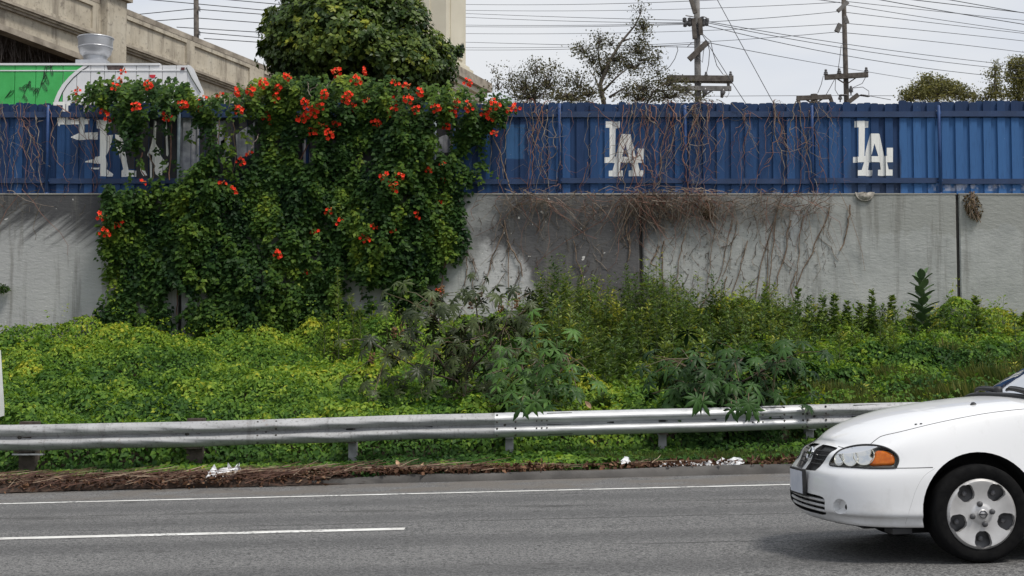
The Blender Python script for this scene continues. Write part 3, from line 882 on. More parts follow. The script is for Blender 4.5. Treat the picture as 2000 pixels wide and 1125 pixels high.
droop(e, [(1339, 30), (1343, 31), (1355, 33)], YP - .3, .02); droop(e, [(1372, 32), (1379, 34), (1381, 40)], YP - .3, .02)

YQ = 62.0
e = pole(1644, 1657, YQ, .115, 'dark leaning utility pole with three insulators on its crossarm, right of the grey pole', m_pole)
xarm(e, 'crossarm', (1611, 151), (1695, 146), YQ, .17, m_pole)
xarm(e, 'crossarm', (1636, 22), (1656, 4), YQ, .14, m_polegrey, -.3)
xarm(e, 'crossarm', (1634, 62), (1641, 47), YQ, .17, m_polegrey, -.3)
xarm(e, 'crossarm', (1655, 201), (1676, 185), YQ, .16, m_pole, -.3)
xarm(e, 'brace', (1632, 152), (1650, 163), YQ, .04, m_pole); xarm(e, 'brace', (1673, 151), (1657, 162), YQ, .04, m_pole)
xarm(e, 'transformer_can', (1650, 32), (1655, 46), YQ, .13, m_polegrey, -.3)
for px, py in ((1613, 145), (1639, 143), (1692, 141)):
    m = MB(); ins(m, at(px, py + 2, YQ - .22), .26, .11); m.build('insulator', m_ins, e, smooth=True)
for px, py in ((1662, 174), (1662, 178), (1641, 192)):
    m = MB(); ins(m, at(px, py + 3, YQ - .3), .2, .11); m.build('insulator', m_ins, e, smooth=True)
for px in (1683, 1687, 1691, 1695, 1643, 1647, 1651):
    m = MB(); p0 = at(px, 186 + (px - 1683) * .15 if px > 1680 else 186, YQ - .3); m.lathe([(.0, -.05), (.1, -.02), (.1, .02), (0, .05)], p0, 8); m.build('insulator', m_ins, e, smooth=True)
droop(e, [(1608, 148), (1604, 165), (1597, 182)], YQ - .3); droop(e, [(1630, 155), (1622, 170), (1613, 186)], YQ - .3)
droop(e, [(1690, 152), (1684, 163), (1668, 170), (1662, 174)], YQ - .3); droop(e, [(1665, 172), (1685, 170), (1697, 178), (1697, 187)], YQ - .3)
droop(e, [(1632, 155), (1631, 175), (1637, 185), (1645, 186)], YQ - .3); droop(e, [(1636, 142), (1640, 115), (1643, 88)], YQ - .3)

YR = 70.0
e = pole(382, 385.5, YR, .14, 'dark bare utility pole standing beyond the viaduct parapet', m_pole)
for py in (17, 64):
    MB().box(tuple(at(388, py + 3, YR - .2)), tuple(at(391.5, py - 2, YR + .1))).build('insulator', m_ins, e)
YH = 60.0
a = at(1590, 330, YH); hp = empty('utility_pole', (a.x, a.y, TOP_Z), 'top of a low pole with crossarm just above the fence', 'utility pole')
MB().tube([(a.x, a.y, TOP_Z), at(1590, 184, YH)], .15, 8).build('shaft', m_pole, hp)
xarm(hp, 'crossarm', (1556, 192), (1623, 189), YH, .15, m_pole)
for qa, qb in (((1558, 192), (1561, 204)), ((1621, 189), (1626, 204)), ((1572, 193), (1588, 203)), ((1608, 192), (1592, 203))):
    xarm(hp, 'brace', qa, qb, YH, .11 if qa[0] in (1558, 1621) else .05, m_pole)

# ------------------------------------------------------------------ overhead wires, each its own thing
m_wire = simple('wire_black', (.035, .038, .045), None, rough=.6)
def wire(pts, Y, r, label, thin=False):
    pts = sorted(pts)
    # smooth curve through the given points, extended a little past the frame
    X = np.array([p[0] for p in pts], float); Yp = np.array([p[1] for p in pts], float)
    deg = min(2, len(pts) - 1)
    c = np.polyfit(X, Yp, deg)
    m = MB(); xx = np.linspace(X[0], X[-1], 14)
    Ys = Y if hasattr(Y, '__len__') else (Y, Y)
    P3 = [at(a, float(np.polyval(c, a)), Ys[0] + (Ys[1] - Ys[0]) * (a - X[0]) / (X[-1] - X[0])) for a in xx]
    m.tube(P3, r, 4)
    o = m.build('power_line', m_wire)
    return tag(o, label, 'wire', 'overhead power lines')
q = 'wire between the pylon and the grey pole, '
for i, (pts, nm) in enumerate([
    ([(905, 8), (1000, 9.5), (1345, 3), (1420, -2)], 'topmost'),
    ([(905, 19.5), (1000, 21), (1180, 21), (1500, 12), (1640, 4)], 'second from top, reaching the dark pole'),
    ([(905, 26), (1000, 30), (1338, 39.5)], 'third from top'),
    ([(905, 33), (1000, 38), (1338, 44.5)], 'fourth from top'),
    ([(905, 48.5), (1000, 50), (1338, 45.5)], 'fifth from top'),
    ([(905, 51.5), (1000, 53), (1338, 47.5)], 'sixth from top, just under the fifth'),
    ([(905, 65), (1000, 66), (1225, 64), (1500, 55), (1640, 46)], 'seventh from top'),
    ([(905, 82), (1000, 84.5), (1150, 89), (1358, 92)], 'third from the bottom'),
    ([(905, 92.5), (1000, 93.5), (1200, 90), (1400, 80), (1500, 74), (1640, 62)], 'passing second from the bottom'),
    ([(905, 97), (1000, 98), (1150, 95), (1358, 86)], 'lowest')]):
    y_a, y_b = pts[0][1], pts[1][1]
    pts = [(770, y_a - (y_b - y_a) * 1.42)] + pts
    wire(pts, (100, YQ if pts[-1][0] > 1600 else YP), .0125 if i else .0125, q + nm)
q = 'wire running right from the '
for pts, nm, Y in [
    ([(1381, 43), (1500, 35), (1640, 22)], 'grey pole to the dark pole, the upper short span', (YP, YQ)),
    ([(1381, 42), (1500, 62), (1650, 86), (2060, 135)], 'grey pole, highest of three falling spans', (YP, 75)),
    ([(1384, 45), (1500, 68), (1650, 94), (2060, 143)], 'grey pole, middle of three falling spans', (YP, 75)),
    ([(1382, 50), (1500, 79), (1650, 108), (2060, 158)], 'grey pole, lowest of three falling spans', (YP, 75)),
    ([(1385, 84), (1500, 105), (1630, 130), (1780, 154)], 'grey pole, faint low span ending at the round bush', (YP, 90)),
    ([(1655, 3), (1830, 22), (2060, 46)], 'dark pole top, uppermost of five', (YQ, 75)),
    ([(1655, 10), (1800, 33), (2060, 70)], 'dark pole, second of five, crossing the third', (YQ, 75)),
    ([(1652, 24), (1800, 42), (2060, 72)], 'dark pole, third of five', (YQ, 75)),
    ([(1657, 46), (1830, 62), (2060, 87)], 'dark pole, fourth of five', (YQ, 75)),
    ([(1640, 63), (1830, 82), (2060, 110)], 'dark pole, lowest of five', (YQ, 75)),
    ([(1697, 187), (1740, 195)], 'foot of the dark pole, short span at the fence top', (YQ, YQ))]:
    wire(pts, Y, .0135, q + nm)
q = 'thin black wire in the upper right corner, '
for pts, nm in [([(1700, -4), (1720, 0), (1870, 26), (2060, 57)], 'the lowest and longest'), ([(1770, -2), (2060, 32)], 'the middle one'), ([(1840, -3), (2060, 36)], 'steepest of those high up'), ([(1590, -2), (1646, 6)], 'short one ending at the dark pole top')]:
    wire(pts, (68, 78), .02, q + nm)
q = 'wire between the viaduct and the round tree, '
for pts, nm in [([(290, -1), (378, 7), (540, 22)], 'topmost at the pole'), ([(270, 28), (384, 17)], 'rising to the pole from left, upper'), ([(384, 18), (540, 30)], 'second from top right of the pole'), ([(300, 41), (384, 35)], 'rising to the pole from left, lower'), ([(384, 35), (540, 47)], 'third from top right of the pole'), ([(345, 53), (540, 65)], 'fourth from top'), ([(384, 63), (540, 76)], 'fifth from top'), ([(398, 75), (540, 85)], 'lowest'), ([(430, -2), (540, 8)], 'in the corner above the others')]:
    if pts[-1][0] == 540:
        (xa, ya), (xb, yb) = pts[-2:]; pts = pts + [(640, yb + (yb - ya) / (xb - xa) * 100)]
    else:
        (xa, ya), (xb, yb) = pts[:2]; pts = [(120, ya - (yb - ya) / (xb - xa) * (xa - 120))] + pts
    wire(pts, (YR, YR), .020, q + nm)
wire([(1398, -6), (1450, 90), (1500, 182), (1512, 204)], (50, 50), .012, 'thin pale stay wire slanting steeply down right of the grey pole')
wire([(1372, 68), (1415, 138), (1458, 204)], (50, 50), .012, 'thin stay wire slanting down from the grey pole itself')
wire([(1376, 188), (1540, 187), (1745, 187)], (64, 64), .011, 'thin level wire just above the fence top at right')
# ------------------------------------------------------------------ greenery
def inpoly(px, py, poly):
    px = np.asarray(px, float); py = np.asarray(py, float)
    ins_ = np.zeros(px.shape, bool); n = len(poly)
    for i in range(n):
        x1, y1 = poly[i]; x2, y2 = poly[(i + 1) % n]
        if y1 == y2: continue
        c = ((y1 > py) != (y2 > py)) & (px < (x2 - x1) * (py - y1) / (y2 - y1) + x1)
        ins_ ^= c
    return ins_
def edist(px, py, poly):
    d = np.full(np.shape(px), 1e9); n = len(poly)
    for i in range(n):
        ax, ay = poly[i]; bx, by = poly[(i + 1) % n]
        ex, ey = bx - ax, by - ay
        q = np.clip(((px - ax) * ex + (py - ay) * ey) / max(ex * ex + ey * ey, 1e-9), 0, 1)
        d = np.minimum(d, np.hypot(px - ax - q * ex, py - ay - q * ey))
    return d
def atv(px, py, Y):
    v = (562.5 - np.asarray(py, float)) / F
    dx = (np.asarray(px, float) - 1000) / F; dyv = _cp - v * _sp; dz = _sp + v * _cp
    q = np.asarray(Y, float) / dyv
    return np.stack([dx * q, np.broadcast_to(Y, np.shape(dx)), CAM.z + dz * q], 1)
def samp(n, poly, mask=None):
    xs_ = [p[0] for p in poly]; ys_ = [p[1] for p in poly]
    o = np.zeros((0, 2))
    while len(o) < n:
        q = np.stack([RNG.uniform(min(xs_), max(xs_), n * 2), RNG.uniform(min(ys_), max(ys_), n * 2)], 1)
        k = inpoly(q[:, 0], q[:, 1], poly)
        if mask is not None: k &= RNG.uniform(size=len(q)) < mask(q[:, 0], q[:, 1])
        o = np.concatenate([o, q[k]])
    return o[:n]

# ---- ivy sheet over the bank
m_ivy = leafmat('ivy_leaf', [(0.0, (.022, .060, .016)), (.35, (.062, .142, .026)), (.58, (.132, .245, .034)), (.82, (.265, .385, .048)), (1.0, (.46, .46, .05))], .5, .38, .15)
nz1, nz2, nz3, nz4, nz5 = wob(1, .35), wob(2, .9), wob(3, 2.3), wob(4, .22), wob(6, 4.5)
def ivy_h(x, y):
    h = .36 + .11 * nz1(x, y) + .13 * nz2(x, y) + .075 * nz3(x, y) + .03 * nz5(x, y)
    ry_ = 17.45 + (1200 + x * 155) / 1900 * 1.35
    h = h * np.clip(.20 + (y - ry_ - .15) / .55, .20, 1)
    h = h + np.clip((y - 26.3) / 1.4, 0, 1) * (.12 + .08 * nz2(x * 2, y))
    return np.maximum(h, .04)
n = 400000
yy = 16.72 + (WALL_Y - .05 - 16.72) * RNG.uniform(size=n) ** .92
xx = RNG.uniform(-1, 1, n) * (yy * .44 + 1.4)
edge = 16.98 - .20 * (xx < -1.5) + .16 * nz2(xx, 0) + .08 * nz3(xx, 3) + np.clip((xx - 1.0) / 3, 0, 1) * .25
keep = (yy > edge) & ~((xx > 2.3) & (yy < 18.6) & (RNG.uniform(size=n) < .55)) & ~((xx > 3.4 + .3 * nz2(xx, yy)) & (yy < 21.8) & (yy > 18.8) & (RNG.uniform(size=n) < .72))
xx, yy = xx[keep], yy[keep]; n = len(xx)
e_ = .06
h0 = ivy_h(xx, yy) + bank_z(xx, yy)
gxn = (ivy_h(xx + e_, yy) - ivy_h(xx - e_, yy)) / (2 * e_)
gyn = (ivy_h(xx, yy + e_) - ivy_h(xx, yy - e_)) / (2 * e_) + .19
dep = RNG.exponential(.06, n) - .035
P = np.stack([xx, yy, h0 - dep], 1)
N = norm(np.stack([-gxn * 1.4, -gyn * 1.2 - .25, np.ones(n)], 1)) + rdir(n) * .7
T = np.stack([RNG.normal(0, .8, n), -.9 + RNG.normal(0, .6, n), -.95 + RNG.normal(0, .3, n)], 1)
right = np.clip((xx - .2) / 2.0, 0, 1) * np.clip((24.5 - yy) / 3 + .4, 0, 1)
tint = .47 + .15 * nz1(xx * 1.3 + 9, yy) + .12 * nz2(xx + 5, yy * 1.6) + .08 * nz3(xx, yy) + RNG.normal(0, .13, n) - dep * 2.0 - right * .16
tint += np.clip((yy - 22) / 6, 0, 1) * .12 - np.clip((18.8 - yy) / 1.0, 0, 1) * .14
sz = RNG.uniform(.040, .108, n) * (1 + .15 * nz2(xx, yy + 4))
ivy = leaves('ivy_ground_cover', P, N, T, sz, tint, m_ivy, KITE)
tag(ivy, 'bright green ivy sheet covering the bank between guardrail and wall', 'ground cover', kind='stuff')
# young shoots standing up out of the ivy, against the wall
n = 13000; NSH = 950
sy_ = 18.6 + 8.9 * RNG.uniform(size=NSH) ** .75; sx_ = RNG.uniform(-1, 1, NSH) * (sy_ * .38)
k = RNG.integers(0, NSH, n); u = RNG.uniform(0, 1, n)
hx = RNG.uniform(.06, .30, NSH) * np.where(sy_ > 25.5, 1.5, 1)
P = np.stack([sx_[k] + RNG.normal(0, .05, n) , sy_[k] + RNG.normal(0, .05, n), bank_z(sx_[k], sy_[k]) + ivy_h(sx_[k], sy_[k]) + u * hx[k]], 1)
ish = leaves('ivy_shoot_leaves', P, rdir(n, 1.2), rdir(n, .4), RNG.uniform(.04, .085, n), .66 + RNG.normal(0, .12, NSH)[k] + RNG.normal(0, .08, n), m_ivy, KITE)
tag(ish, 'yellow green young shoots rising out of the ivy sheet', 'ground cover', kind='stuff')

# ---- flowering trumpet vine over fence and wall
m_vine = leafmat('vine_leaf', [(0.0, (.013, .036, .014)), (.4, (.036, .082, .017)), (.7, (.095, .165, .024)), (1.0, (.22, .28, .03))], .5, .28, .12)
vine = empty('trumpet_vine', at(600, 640, WALL_Y - .3), 'large flowering vine with orange red trumpet flowers covering fence and wall', 'vine')
VP = [(145, 188), (160, 165), (200, 152), (240, 150), (262, 158), (290, 160), (335, 150), (362, 162), (395, 188), (430, 190), (452, 180), (480, 168), (512, 155), (530, 142), (560, 146), (600, 150), (640, 150), (690, 150), (745, 150), (800, 158), (850, 163), (900, 172), (940, 178), (980, 186), (1010, 196), (1016, 206), (985, 214), (978, 236), (965, 255), (950, 270), (948, 300), (952, 322), (935, 345), (905, 360), (895, 385), (912, 425), (915, 460), (905, 490), (880, 510), (862, 535), (838, 560), (815, 600), (790, 625), (720, 640), (650, 640), (600, 645), (520, 640), (470, 640), (400, 640), (330, 638), (240, 632), (190, 632), (200, 600), (205, 560), (198, 520), (205, 480), (192, 440), (205, 410), (190, 380), (206, 360), (225, 345), (215, 320), (222, 290), (215, 262), (205, 235), (198, 212), (160, 200)]
HOLES = [([(226, 262), (244, 290), (240, 345), (205, 345), (205, 215), (215, 240)], .05), ([(262, 300), (300, 232), (345, 226), (372, 232), (382, 262), (386, 300), (360, 330), (330, 352), (272, 348), (252, 345)], .10), ([(344, 222), (372, 224), (376, 310), (352, 342), (344, 342)], .05), ([(422, 240), (500, 225), (498, 300), (480, 320), (470, 345), (425, 350), (440, 310)], .22), ([(333, 570), (356, 565), (358, 622), (335, 620)], .05), ([(672, 545), (760, 560), (770, 610), (735, 630), (690, 600)], .12), ([(575, 245), (612, 250), (612, 320), (590, 322)], .35), ([(843, 232), (895, 245), (900, 310), (855, 300)], .35), ([(395, 200), (470, 195), (455, 220), (400, 222)], .5), ([(880, 300), (955, 260), (950, 335), (900, 345)], .45), ([(500, 460), (540, 440), (545, 520), (505, 540)], .5), ([(225, 345), (300, 352), (300, 372), (225, 368)], .55), ([(310, 565), (360, 560), (365, 630), (310, 628)], .4)]
def vmask(px, py):
    q = np.ones(np.shape(px))
    for h, p_ in HOLES:
        i_ = inpoly(px, py, h); q = np.where(i_, np.minimum(q, p_ * .4), q)
        q = np.where(~i_ & (edist(px, py, h) < 15) & (p_ < .3), q * .2, q)
    e = edist(px, py, VP)
    q *= np.clip(.25 + e / 22, 0, 1)
    q *= np.clip(.75 + .5 * vn(px / 100, py / 100), .3, 1)
    return q
vn = wob(21, 2.0); vt = wob(22, 1.6); vt2 = wob(24, 3.5); vd = wob(23, 1.1)
NSP = 5200; PER = 15
c = samp(NSP, VP, vmask)
dth = np.clip(.26 + .26 * vd(c[:, 0] / 80, c[:, 1] / 260) + .10 * vt2(c[:, 0] / 100, c[:, 1] / 100), .04, .85)
over = np.clip((232 - c[:, 1]) / 30, 0, 1)
dth = dth + over * .22
Yc = WALL_Y - .02 - dth * RNG.uniform(.05, 1.0, NSP) ** .6
Yc = np.where((c[:, 1] < 205) & (RNG.uniform(size=NSP) < .45), WALL_Y + RNG.uniform(.2, .8, NSP), Yc)
base = atv(c[:, 0], c[:, 1], Yc)
lt = .37 + .17 * vt(c[:, 0] / 70, c[:, 1] / 190) + .16 * vt2(c[:, 0] / 100 + 3, c[:, 1] / 100) + RNG.normal(0, .08, NSP) + over * .14
k = np.repeat(np.arange(NSP), PER); n = len(k)
u = np.tile(np.linspace(0, 1, PER), NSP)
dirx = RNG.normal(0, .5, NSP)[k]
P = base[k] + np.stack([dirx * u * .18, -.05 - .10 * u + .12 * u * u, .05 - u * .20], 1) * RNG.uniform(.6, 1.4, NSP)[k][:, None] + RNG.normal(0, .030, (n, 3))
side = np.where(np.arange(n) % 2 == 0, 1.0, -1.0)
T = np.stack([side * .75 + dirx * .3 + RNG.normal(0, .35, n), -.35 + RNG.normal(0, .25, n), -.75 + RNG.normal(0, .3, n)], 1)
N = np.stack([RNG.normal(0, .38, n), -.85 + RNG.normal(0, .3, n), .65 + RNG.normal(0, .3, n)], 1)
leaves('foliage', P, N, T, RNG.uniform(.065, .12, n), lt[k] + RNG.normal(0, .08, n), m_vine, KITE, vine, 1.25)['kind'] = 'stuff'
# stems of the vine
m_stem = simple('vine_bark', (.10, .065, .045), (.24, .18, .13), 9, .9)
m_stemred = simple('red_brown_twig', (.13, .05, .036), (.27, .15, .11), 6, .85)
m_twig = simple('dry_grey_twig', (.11, .082, .062), (.28, .235, .19), 7, .9)
rs = random.Random(5)
def walk(px0, py0, px1, py1, Y0, Y1, amp, n=9, rnd=rs):
    o = []; ox = oy = 0
    for i in range(n):
        q = i / (n - 1)
        ox += rnd.uniform(-amp, amp); oy += rnd.uniform(-amp, amp) * .6
        w = math.sin(math.pi * q) ** .5 if 0 < q < 1 else 0
        o.append(at(px0 + (px1 - px0) * q + ox * w, py0 + (py1 - py0) * q + oy * w, Y0 + (Y1 - Y0) * q + rnd.uniform(-.02, .02)))
    return o
for a in [(333, 232, 331, 352), (292, 300, 298, 352), (278, 298, 284, 345), (428, 230, 428, 350), (455, 240, 448, 355), (620, 250, 500, 460), (870, 240, 880, 330), (900, 380, 858, 640), (300, 540, 302, 610), (345, 540, 350, 620), (520, 560, 510, 650), (545, 560, 535, 660), (500, 620, 512, 655), (640, 380, 560, 430), (950, 215, 985, 330), (985, 330, 1000, 372), (715, 540, 703, 590)]:
    MB().tube(walk(*a, WALL_Y - .06, WALL_Y - .10, 4), [.013] * 4 + [.011] * 5, 5).build('stem', m_stem if rs.random() < .6 else m_stemred, vine)
for a in [(470, 170, 445, 215), (600, 160, 610, 190), (440, 225, 475, 200), (640, 175, 655, 148), (782, 240, 800, 215), (800, 215, 815, 205), (505, 262, 490, 290), (605, 180, 620, 165)]:
    MB().tube(walk(*a, WALL_Y - .55, WALL_Y - .6, 3), .008, 4).build('stem', m_twig, vine)
# flowers: clusters of five-lobed trumpets
m_pet = simple('orange_red_petal', (.78, .022, .012), (.92, .07, .02), 30, .5, spec=.2)
m_thr = simple('orange_tube', (.70, .16, .03), (.60, .20, .05), 30, .5)
def flower(m, c, d, r, rnd):
    d = Vector(d).normalized(); a = d.cross(Vector((.2, .3, 1))).normalized(); b = d.cross(a)
    c = Vector(c); base = c - d * r * 1.9
    vs = []; fs = []
    for k in range(5):
        q = 2 * math.pi * k / 5
        vs.append(base + (a * math.cos(q) + b * math.sin(q)) * r * .16)
    for k in range(5):
        q = 2 * math.pi * k / 5
        vs.append(c - d * r * .25 + (a * math.cos(q) + b * math.sin(q)) * r * .42)
    m.add(vs, [(k, (k + 1) % 5, 5 + (k + 1) % 5, 5 + k) for k in range(5)], 1)
    th = [c - d * r * .55]
    vs = [th[0]]; fs = []
    for k in range(5):
        q = 2 * math.pi * k / 5
        e = lambda t, rr, dd: c + d * r * dd + (a * math.cos(q + t) + b * math.sin(q + t)) * r * rr
        vs += [e(-.63, .42, -.22), e(-.5, .82, .02), e(0, 1.08, -.06 + rnd.uniform(-.1, .1)), e(.5, .82, .02)]
    for k in range(5):
        i = 1 + 4 * k; j = 1 + 4 * ((k + 1) % 5)
        fs += [(0, i, j), (i, i + 1, i + 2, i + 3), (i, i + 3, j)]
    m.add(vs, fs, 0)
fl = []
rf_ = random.Random(31)
for v in range(7):
    m = MB(); nfl = (3, 4, 5, 6, 7, 2, 8)[v]
    for i in range(nfl):
        q = 2 * math.pi * i / nfl + rf_.uniform(-.4, .4); rr = rf_.uniform(.035, .085) if nfl > 2 else .04
        p = (math.cos(q) * rr * 1.35, rf_.uniform(-.07, .02), math.sin(q) * rr)
        flower(m, p, (math.cos(q) * .7 + rf_.uniform(-.3, .3), -1, math.sin(q) * .6 + .1), rf_.uniform(.030, .042), rf_)
    for i in range(2): m.tube([(rf_.uniform(-.05, .05), 0, rf_.uniform(-.04, .05)), (rf_.uniform(-.07, .07), -.05, rf_.uniform(-.03, .07))], [.006, .010], 5, 1)
    fl.append(m.mesh('flower_cluster', [m_pet, m_thr]))
FPOS = [(290, 166, 6), (235, 156, 5), (228, 172, 4), (268, 209, 4), (360, 204, 4), (397, 192, 5), (392, 212, 0), (152, 178, 0), (465, 181, 4), (490, 177, 6), (467, 214, 3), (202, 217, 0), (212, 231, 1), (430, 186, 5), (240, 140, 0), (513, 157, 5), (515, 164, 6), (560, 150, 6), (545, 172, 4), (538, 192, 3), (657, 141, 3), (714, 140, 4), (695, 156, 3), (770, 162, 1), (793, 168, 0), (634, 184, 6), (680, 186, 4), (677, 197, 4), (690, 208, 4), (596, 201, 6), (625, 209, 3), (770, 198, 6), (797, 194, 6), (822, 182, 4), (765, 218, 3), (811, 214, 3), (854, 211, 4), (882, 212, 6), (884, 222, 4), (892, 201, 0), (917, 209, 2), (964, 206, 3), (958, 228, 6), (950, 222, 4), (915, 163, 4), (995, 214, 1), (520, 225, 4), (530, 234, 6), (600, 225, 6), (588, 232, 6), (614, 220, 6), (605, 212, 4), (656, 243, 3), (705, 232, 4), (737, 240, 4), (632, 246, 2), (613, 258, 4), (643, 262, 6), (873, 247, 4), (965, 261, 0), (717, 196, 5), (962, 196, 5), (1006, 211, 1), (839, 332, 0), (865, 320, 5), (864, 350, 5), (750, 347, 1), (780, 344, 3), (768, 365, 1), (643, 413, 0), (664, 435, 3), (614, 453, 1), (728, 442, 1), (768, 451, 5), (813, 419, 1), (543, 496, 3), (598, 531, 1), (711, 464, 3), (487, 300, 5), (470, 315, 3), (455, 372, 3), (435, 358, 5), (280, 356, 5), (325, 230, 1), (197, 424, 1), (228, 439, 1), (203, 453, 3), (857, 567, 5), (857, 395, 5)]
for (px, py, v) in FPOS:
    cx = np.array([px]); cyv = np.array([py])
    d = float(np.clip(.26 + .26 * vd(cx / 80, cyv / 260) + .10 * vt2(cx / 100, cyv / 100), .05, .75)[0]) + max(0, min(1, (232 - py) / 30)) * .22
    o = link('flower_cluster', fl[v], vine, at(px, py, WALL_Y - .10 - d))
    o.rotation_euler = (rf_.uniform(-.3, .3), rf_.uniform(-.8, .8), rf_.uniform(-.5, .5)); sc = rf_.uniform(.9, 1.2); o.scale = (sc, sc, sc)

# ---- bare dead vines on fence and wall
def deadvine(label, x0, x1, seed, n_f, n_w, dense=None, wall=True):
    rv = random.Random(seed)
    e = empty('dead_vine', at((x0 + x1) / 2, 378, WALL_Y - .05), label, 'vine')
    tw = MB()
    for i in range(n_f):
        px = rv.uniform(x0, x1)
        if dense and rv.random() < .5: px = rv.gauss(rv.choice(dense), 13)
        q = rv.random()
        y0 = rv.uniform(195, 225) if q < .7 else rv.uniform(230, 330)
        ln = rv.uniform(60, 190) if q < .7 else rv.uniform(40, 120)
        y1 = min(y0 + ln, 385)
        pts = walk(px, y0, px + rv.gauss(0, 26), y1, FY - .06 - rv.uniform(0, .08), FY - .05 - rv.uniform(0, .10), 7.5, 13, rv)
        if q < .45:        # hooks over the top of the fence
            p0 = pts[0]; pts = [p0 + Vector((rv.uniform(-.25, .25), .25, -.06)), p0 + Vector((rv.uniform(-.10, .10), .12, .06))] + pts
        r0 = rv.choice((.003, .0042, .0055, .0075, .011)); mm = m_stemred if rv.random() < .5 else m_twig
        m = MB().tube(pts, [r0 * (1 - .5 * k / len(pts)) for k in range(len(pts))], 4, cap=False)
        if i < n_f * .55: m.build('stem', mm, e)
        else: tw.add(m.v, m.f, 0 if mm is m_stemred else 1)
        for _ in range(rv.randrange(0, 3)):   # side twigs
            b = pts[rv.randrange(2, len(pts) - 1)]; dx = rv.choice((-1, 1)) * rv.uniform(.08, .4)
            tw.tube([b, b + Vector((dx * .4, -.02, rv.uniform(-.08, .12))), b + Vector((dx, -.03, rv.uniform(-.25, .12)))], [r0 * .6, r0 * .5, r0 * .3], 3, 0 if mm is m_stemred else 1, cap=False)
    if wall:
        for i in range(n_w):
            px = rv.uniform(x0, x1)
            if dense and rv.random() < .6: px = rv.gauss(rv.choice(dense), 22)
            y0 = rv.uniform(366, 402); ln = abs(rv.gauss(0, 55)) + 14; an = rv.gauss(0, .85)
            pts = walk(px, y0, px + ln * math.sin(an), y0 + ln * max(.12, math.cos(an)), WALL_Y - .10 - rv.uniform(0, .22), WALL_Y - .04, 9, 7, rv)
            r0 = rv.uniform(.003, .0085)
            tw.tube(pts, [r0 * (1 - .55 * k / 7) for k in range(7)], 3, rv.choice((0, 1, 1, 2)), cap=False)
    tw.build('twigs', [m_stemred, m_twig, m_stem], e)['kind'] = 'stuff'
    return e
deadvine('bare leafless vine on the fence, right beside the flowering vine', 935, 1125, 41, 30, 95, [1035, 1075, 1045])
deadvine('bare reddish vine tangled around the left pair of clean white letters', 1125, 1275, 42, 32, 170, [1240, 1260])
deadvine('thickest bare vine, with a brown twig heap on the wall top', 1275, 1440, 43, 44, 240, [1320, 1335, 1370, 1295])
deadvine('bare vine draped round the fence post left of the right hand letters', 1440, 1650, 44, 38, 100, [1510, 1560, 1590])
deadvine('bare grey vine curling down the fence at the far left end', -60, 195, 45, 46, 14, [5, 20, 45, 70], True)
# runners clinging to the bare wall
cl = empty('clinging_vine', at(1450, 600, WALL_Y - .03), 'dark bare runners of creeper clinging to the pale wall, leaning to the right', 'vine')
rv = random.Random(50)
for a in [(1525, 385, 1470, 620), (1500, 470, 1483, 640), (1545, 430, 1518, 560), (1518, 560, 1500, 600), (1570, 420, 1556, 560), (1620, 405, 1555, 560), (1555, 530, 1548, 600), (1405, 400, 1380, 560), (1430, 430, 1395, 560), (1395, 560, 1372, 630), (1440, 430, 1410, 540), (1420, 540, 1386, 640), (985, 430, 992, 600), (965, 400, 985, 445), (990, 470, 1020, 540), (1297, 470, 1302, 600), (1288, 480, 1282, 520), (1225, 400, 1228, 505), (1240, 430, 1226, 510), (1660, 400, 1640, 490), (1515, 425, 1490, 640), (985, 445, 940, 560), (1120, 470, 1160, 590), (1460, 470, 1428, 600), (1340, 455, 1315, 560), (910, 500, 908, 560), (925, 505, 922, 560)]:
    r0 = rv.uniform(.009, .017)
    MB().tube(walk(*a, WALL_Y - .035, WALL_Y - .03, 4, 10, rv), [r0 * (1 - .03 * i) for i in range(10)], 5).build('stem', m_stem, cl)
tw = MB()
for i in range(330):
    px = rv.uniform(900, 1640); py = rv.uniform(400, 620)
    if px > 1560 and py > 520: continue
    ln = rv.uniform(6, 42); a = rv.uniform(-.9, .9) + math.pi / 2
    tw.tube(walk(px, py, px + ln * math.cos(a), py + ln * math.sin(a), WALL_Y - .018, WALL_Y - .014, 3, 5, rv), rv.uniform(.003, .007), 3, rv.choice((0, 0, 1)), cap=False)
tw.build('rootlets', [simple('dark_rootlet', (.06, .045, .035), (.12, .09, .07), 9, .95), m_twig], cl)['kind'] = 'stuff'
# dry clumps on the wall
m_dry = leafmat('dry_leaf', [(0, (.05, .035, .02)), (.5, (.12, .085, .045)), (1, (.24, .19, .10))], .8, .1, .1)
for (px, py, rx, ry, lab, nm) in [(1382, 408, 12, 20, 'brown mossy clump hanging on the wall under the twig heap', 'dry_clump'), (1900, 402, 17, 28, 'dry brown weed tuft hanging from the wall top beside the right joint', 'dry_weed')]:
    e = empty(nm, at(px, py, WALL_Y - .02), lab, 'dry plant')
    n = 420; q = RNG.uniform(0, 2 * np.pi, n); rr = np.sqrt(RNG.uniform(0, 1, n))
    P = atv(px + np.cos(q) * rr * rx + (np.sin(q) * rr * 6 if px > 1500 else 0), py + np.sin(q) * rr * ry, WALL_Y - .03 - RNG.uniform(0, .14, n) * (1 - rr))
    leaves('foliage', P, rdir(n) + np.array([0, -1, .3]), rdir(n) + np.array([0, -.2, -1.0]), RNG.uniform(.03, .06, n), RNG.uniform(0, .8, n), m_dry, KITE, e)['kind'] = 'stuff'
    m = MB()
    for i in range(9): m.tube([at(px + rs.uniform(-4, 4), py - ry, WALL_Y - .03), at(px + rs.uniform(-rx, rx), py, WALL_Y - .12), at(px + rs.uniform(-rx, rx) + 4, py + ry * rs.uniform(.6, 1.2), WALL_Y - .1)], .006, 4, cap=False)
    m.build('stems', m_stem, e)
e = empty('wall_tuft', at(6, 570, WALL_Y), 'small green tuft growing out of the wall at the left edge', 'plant')
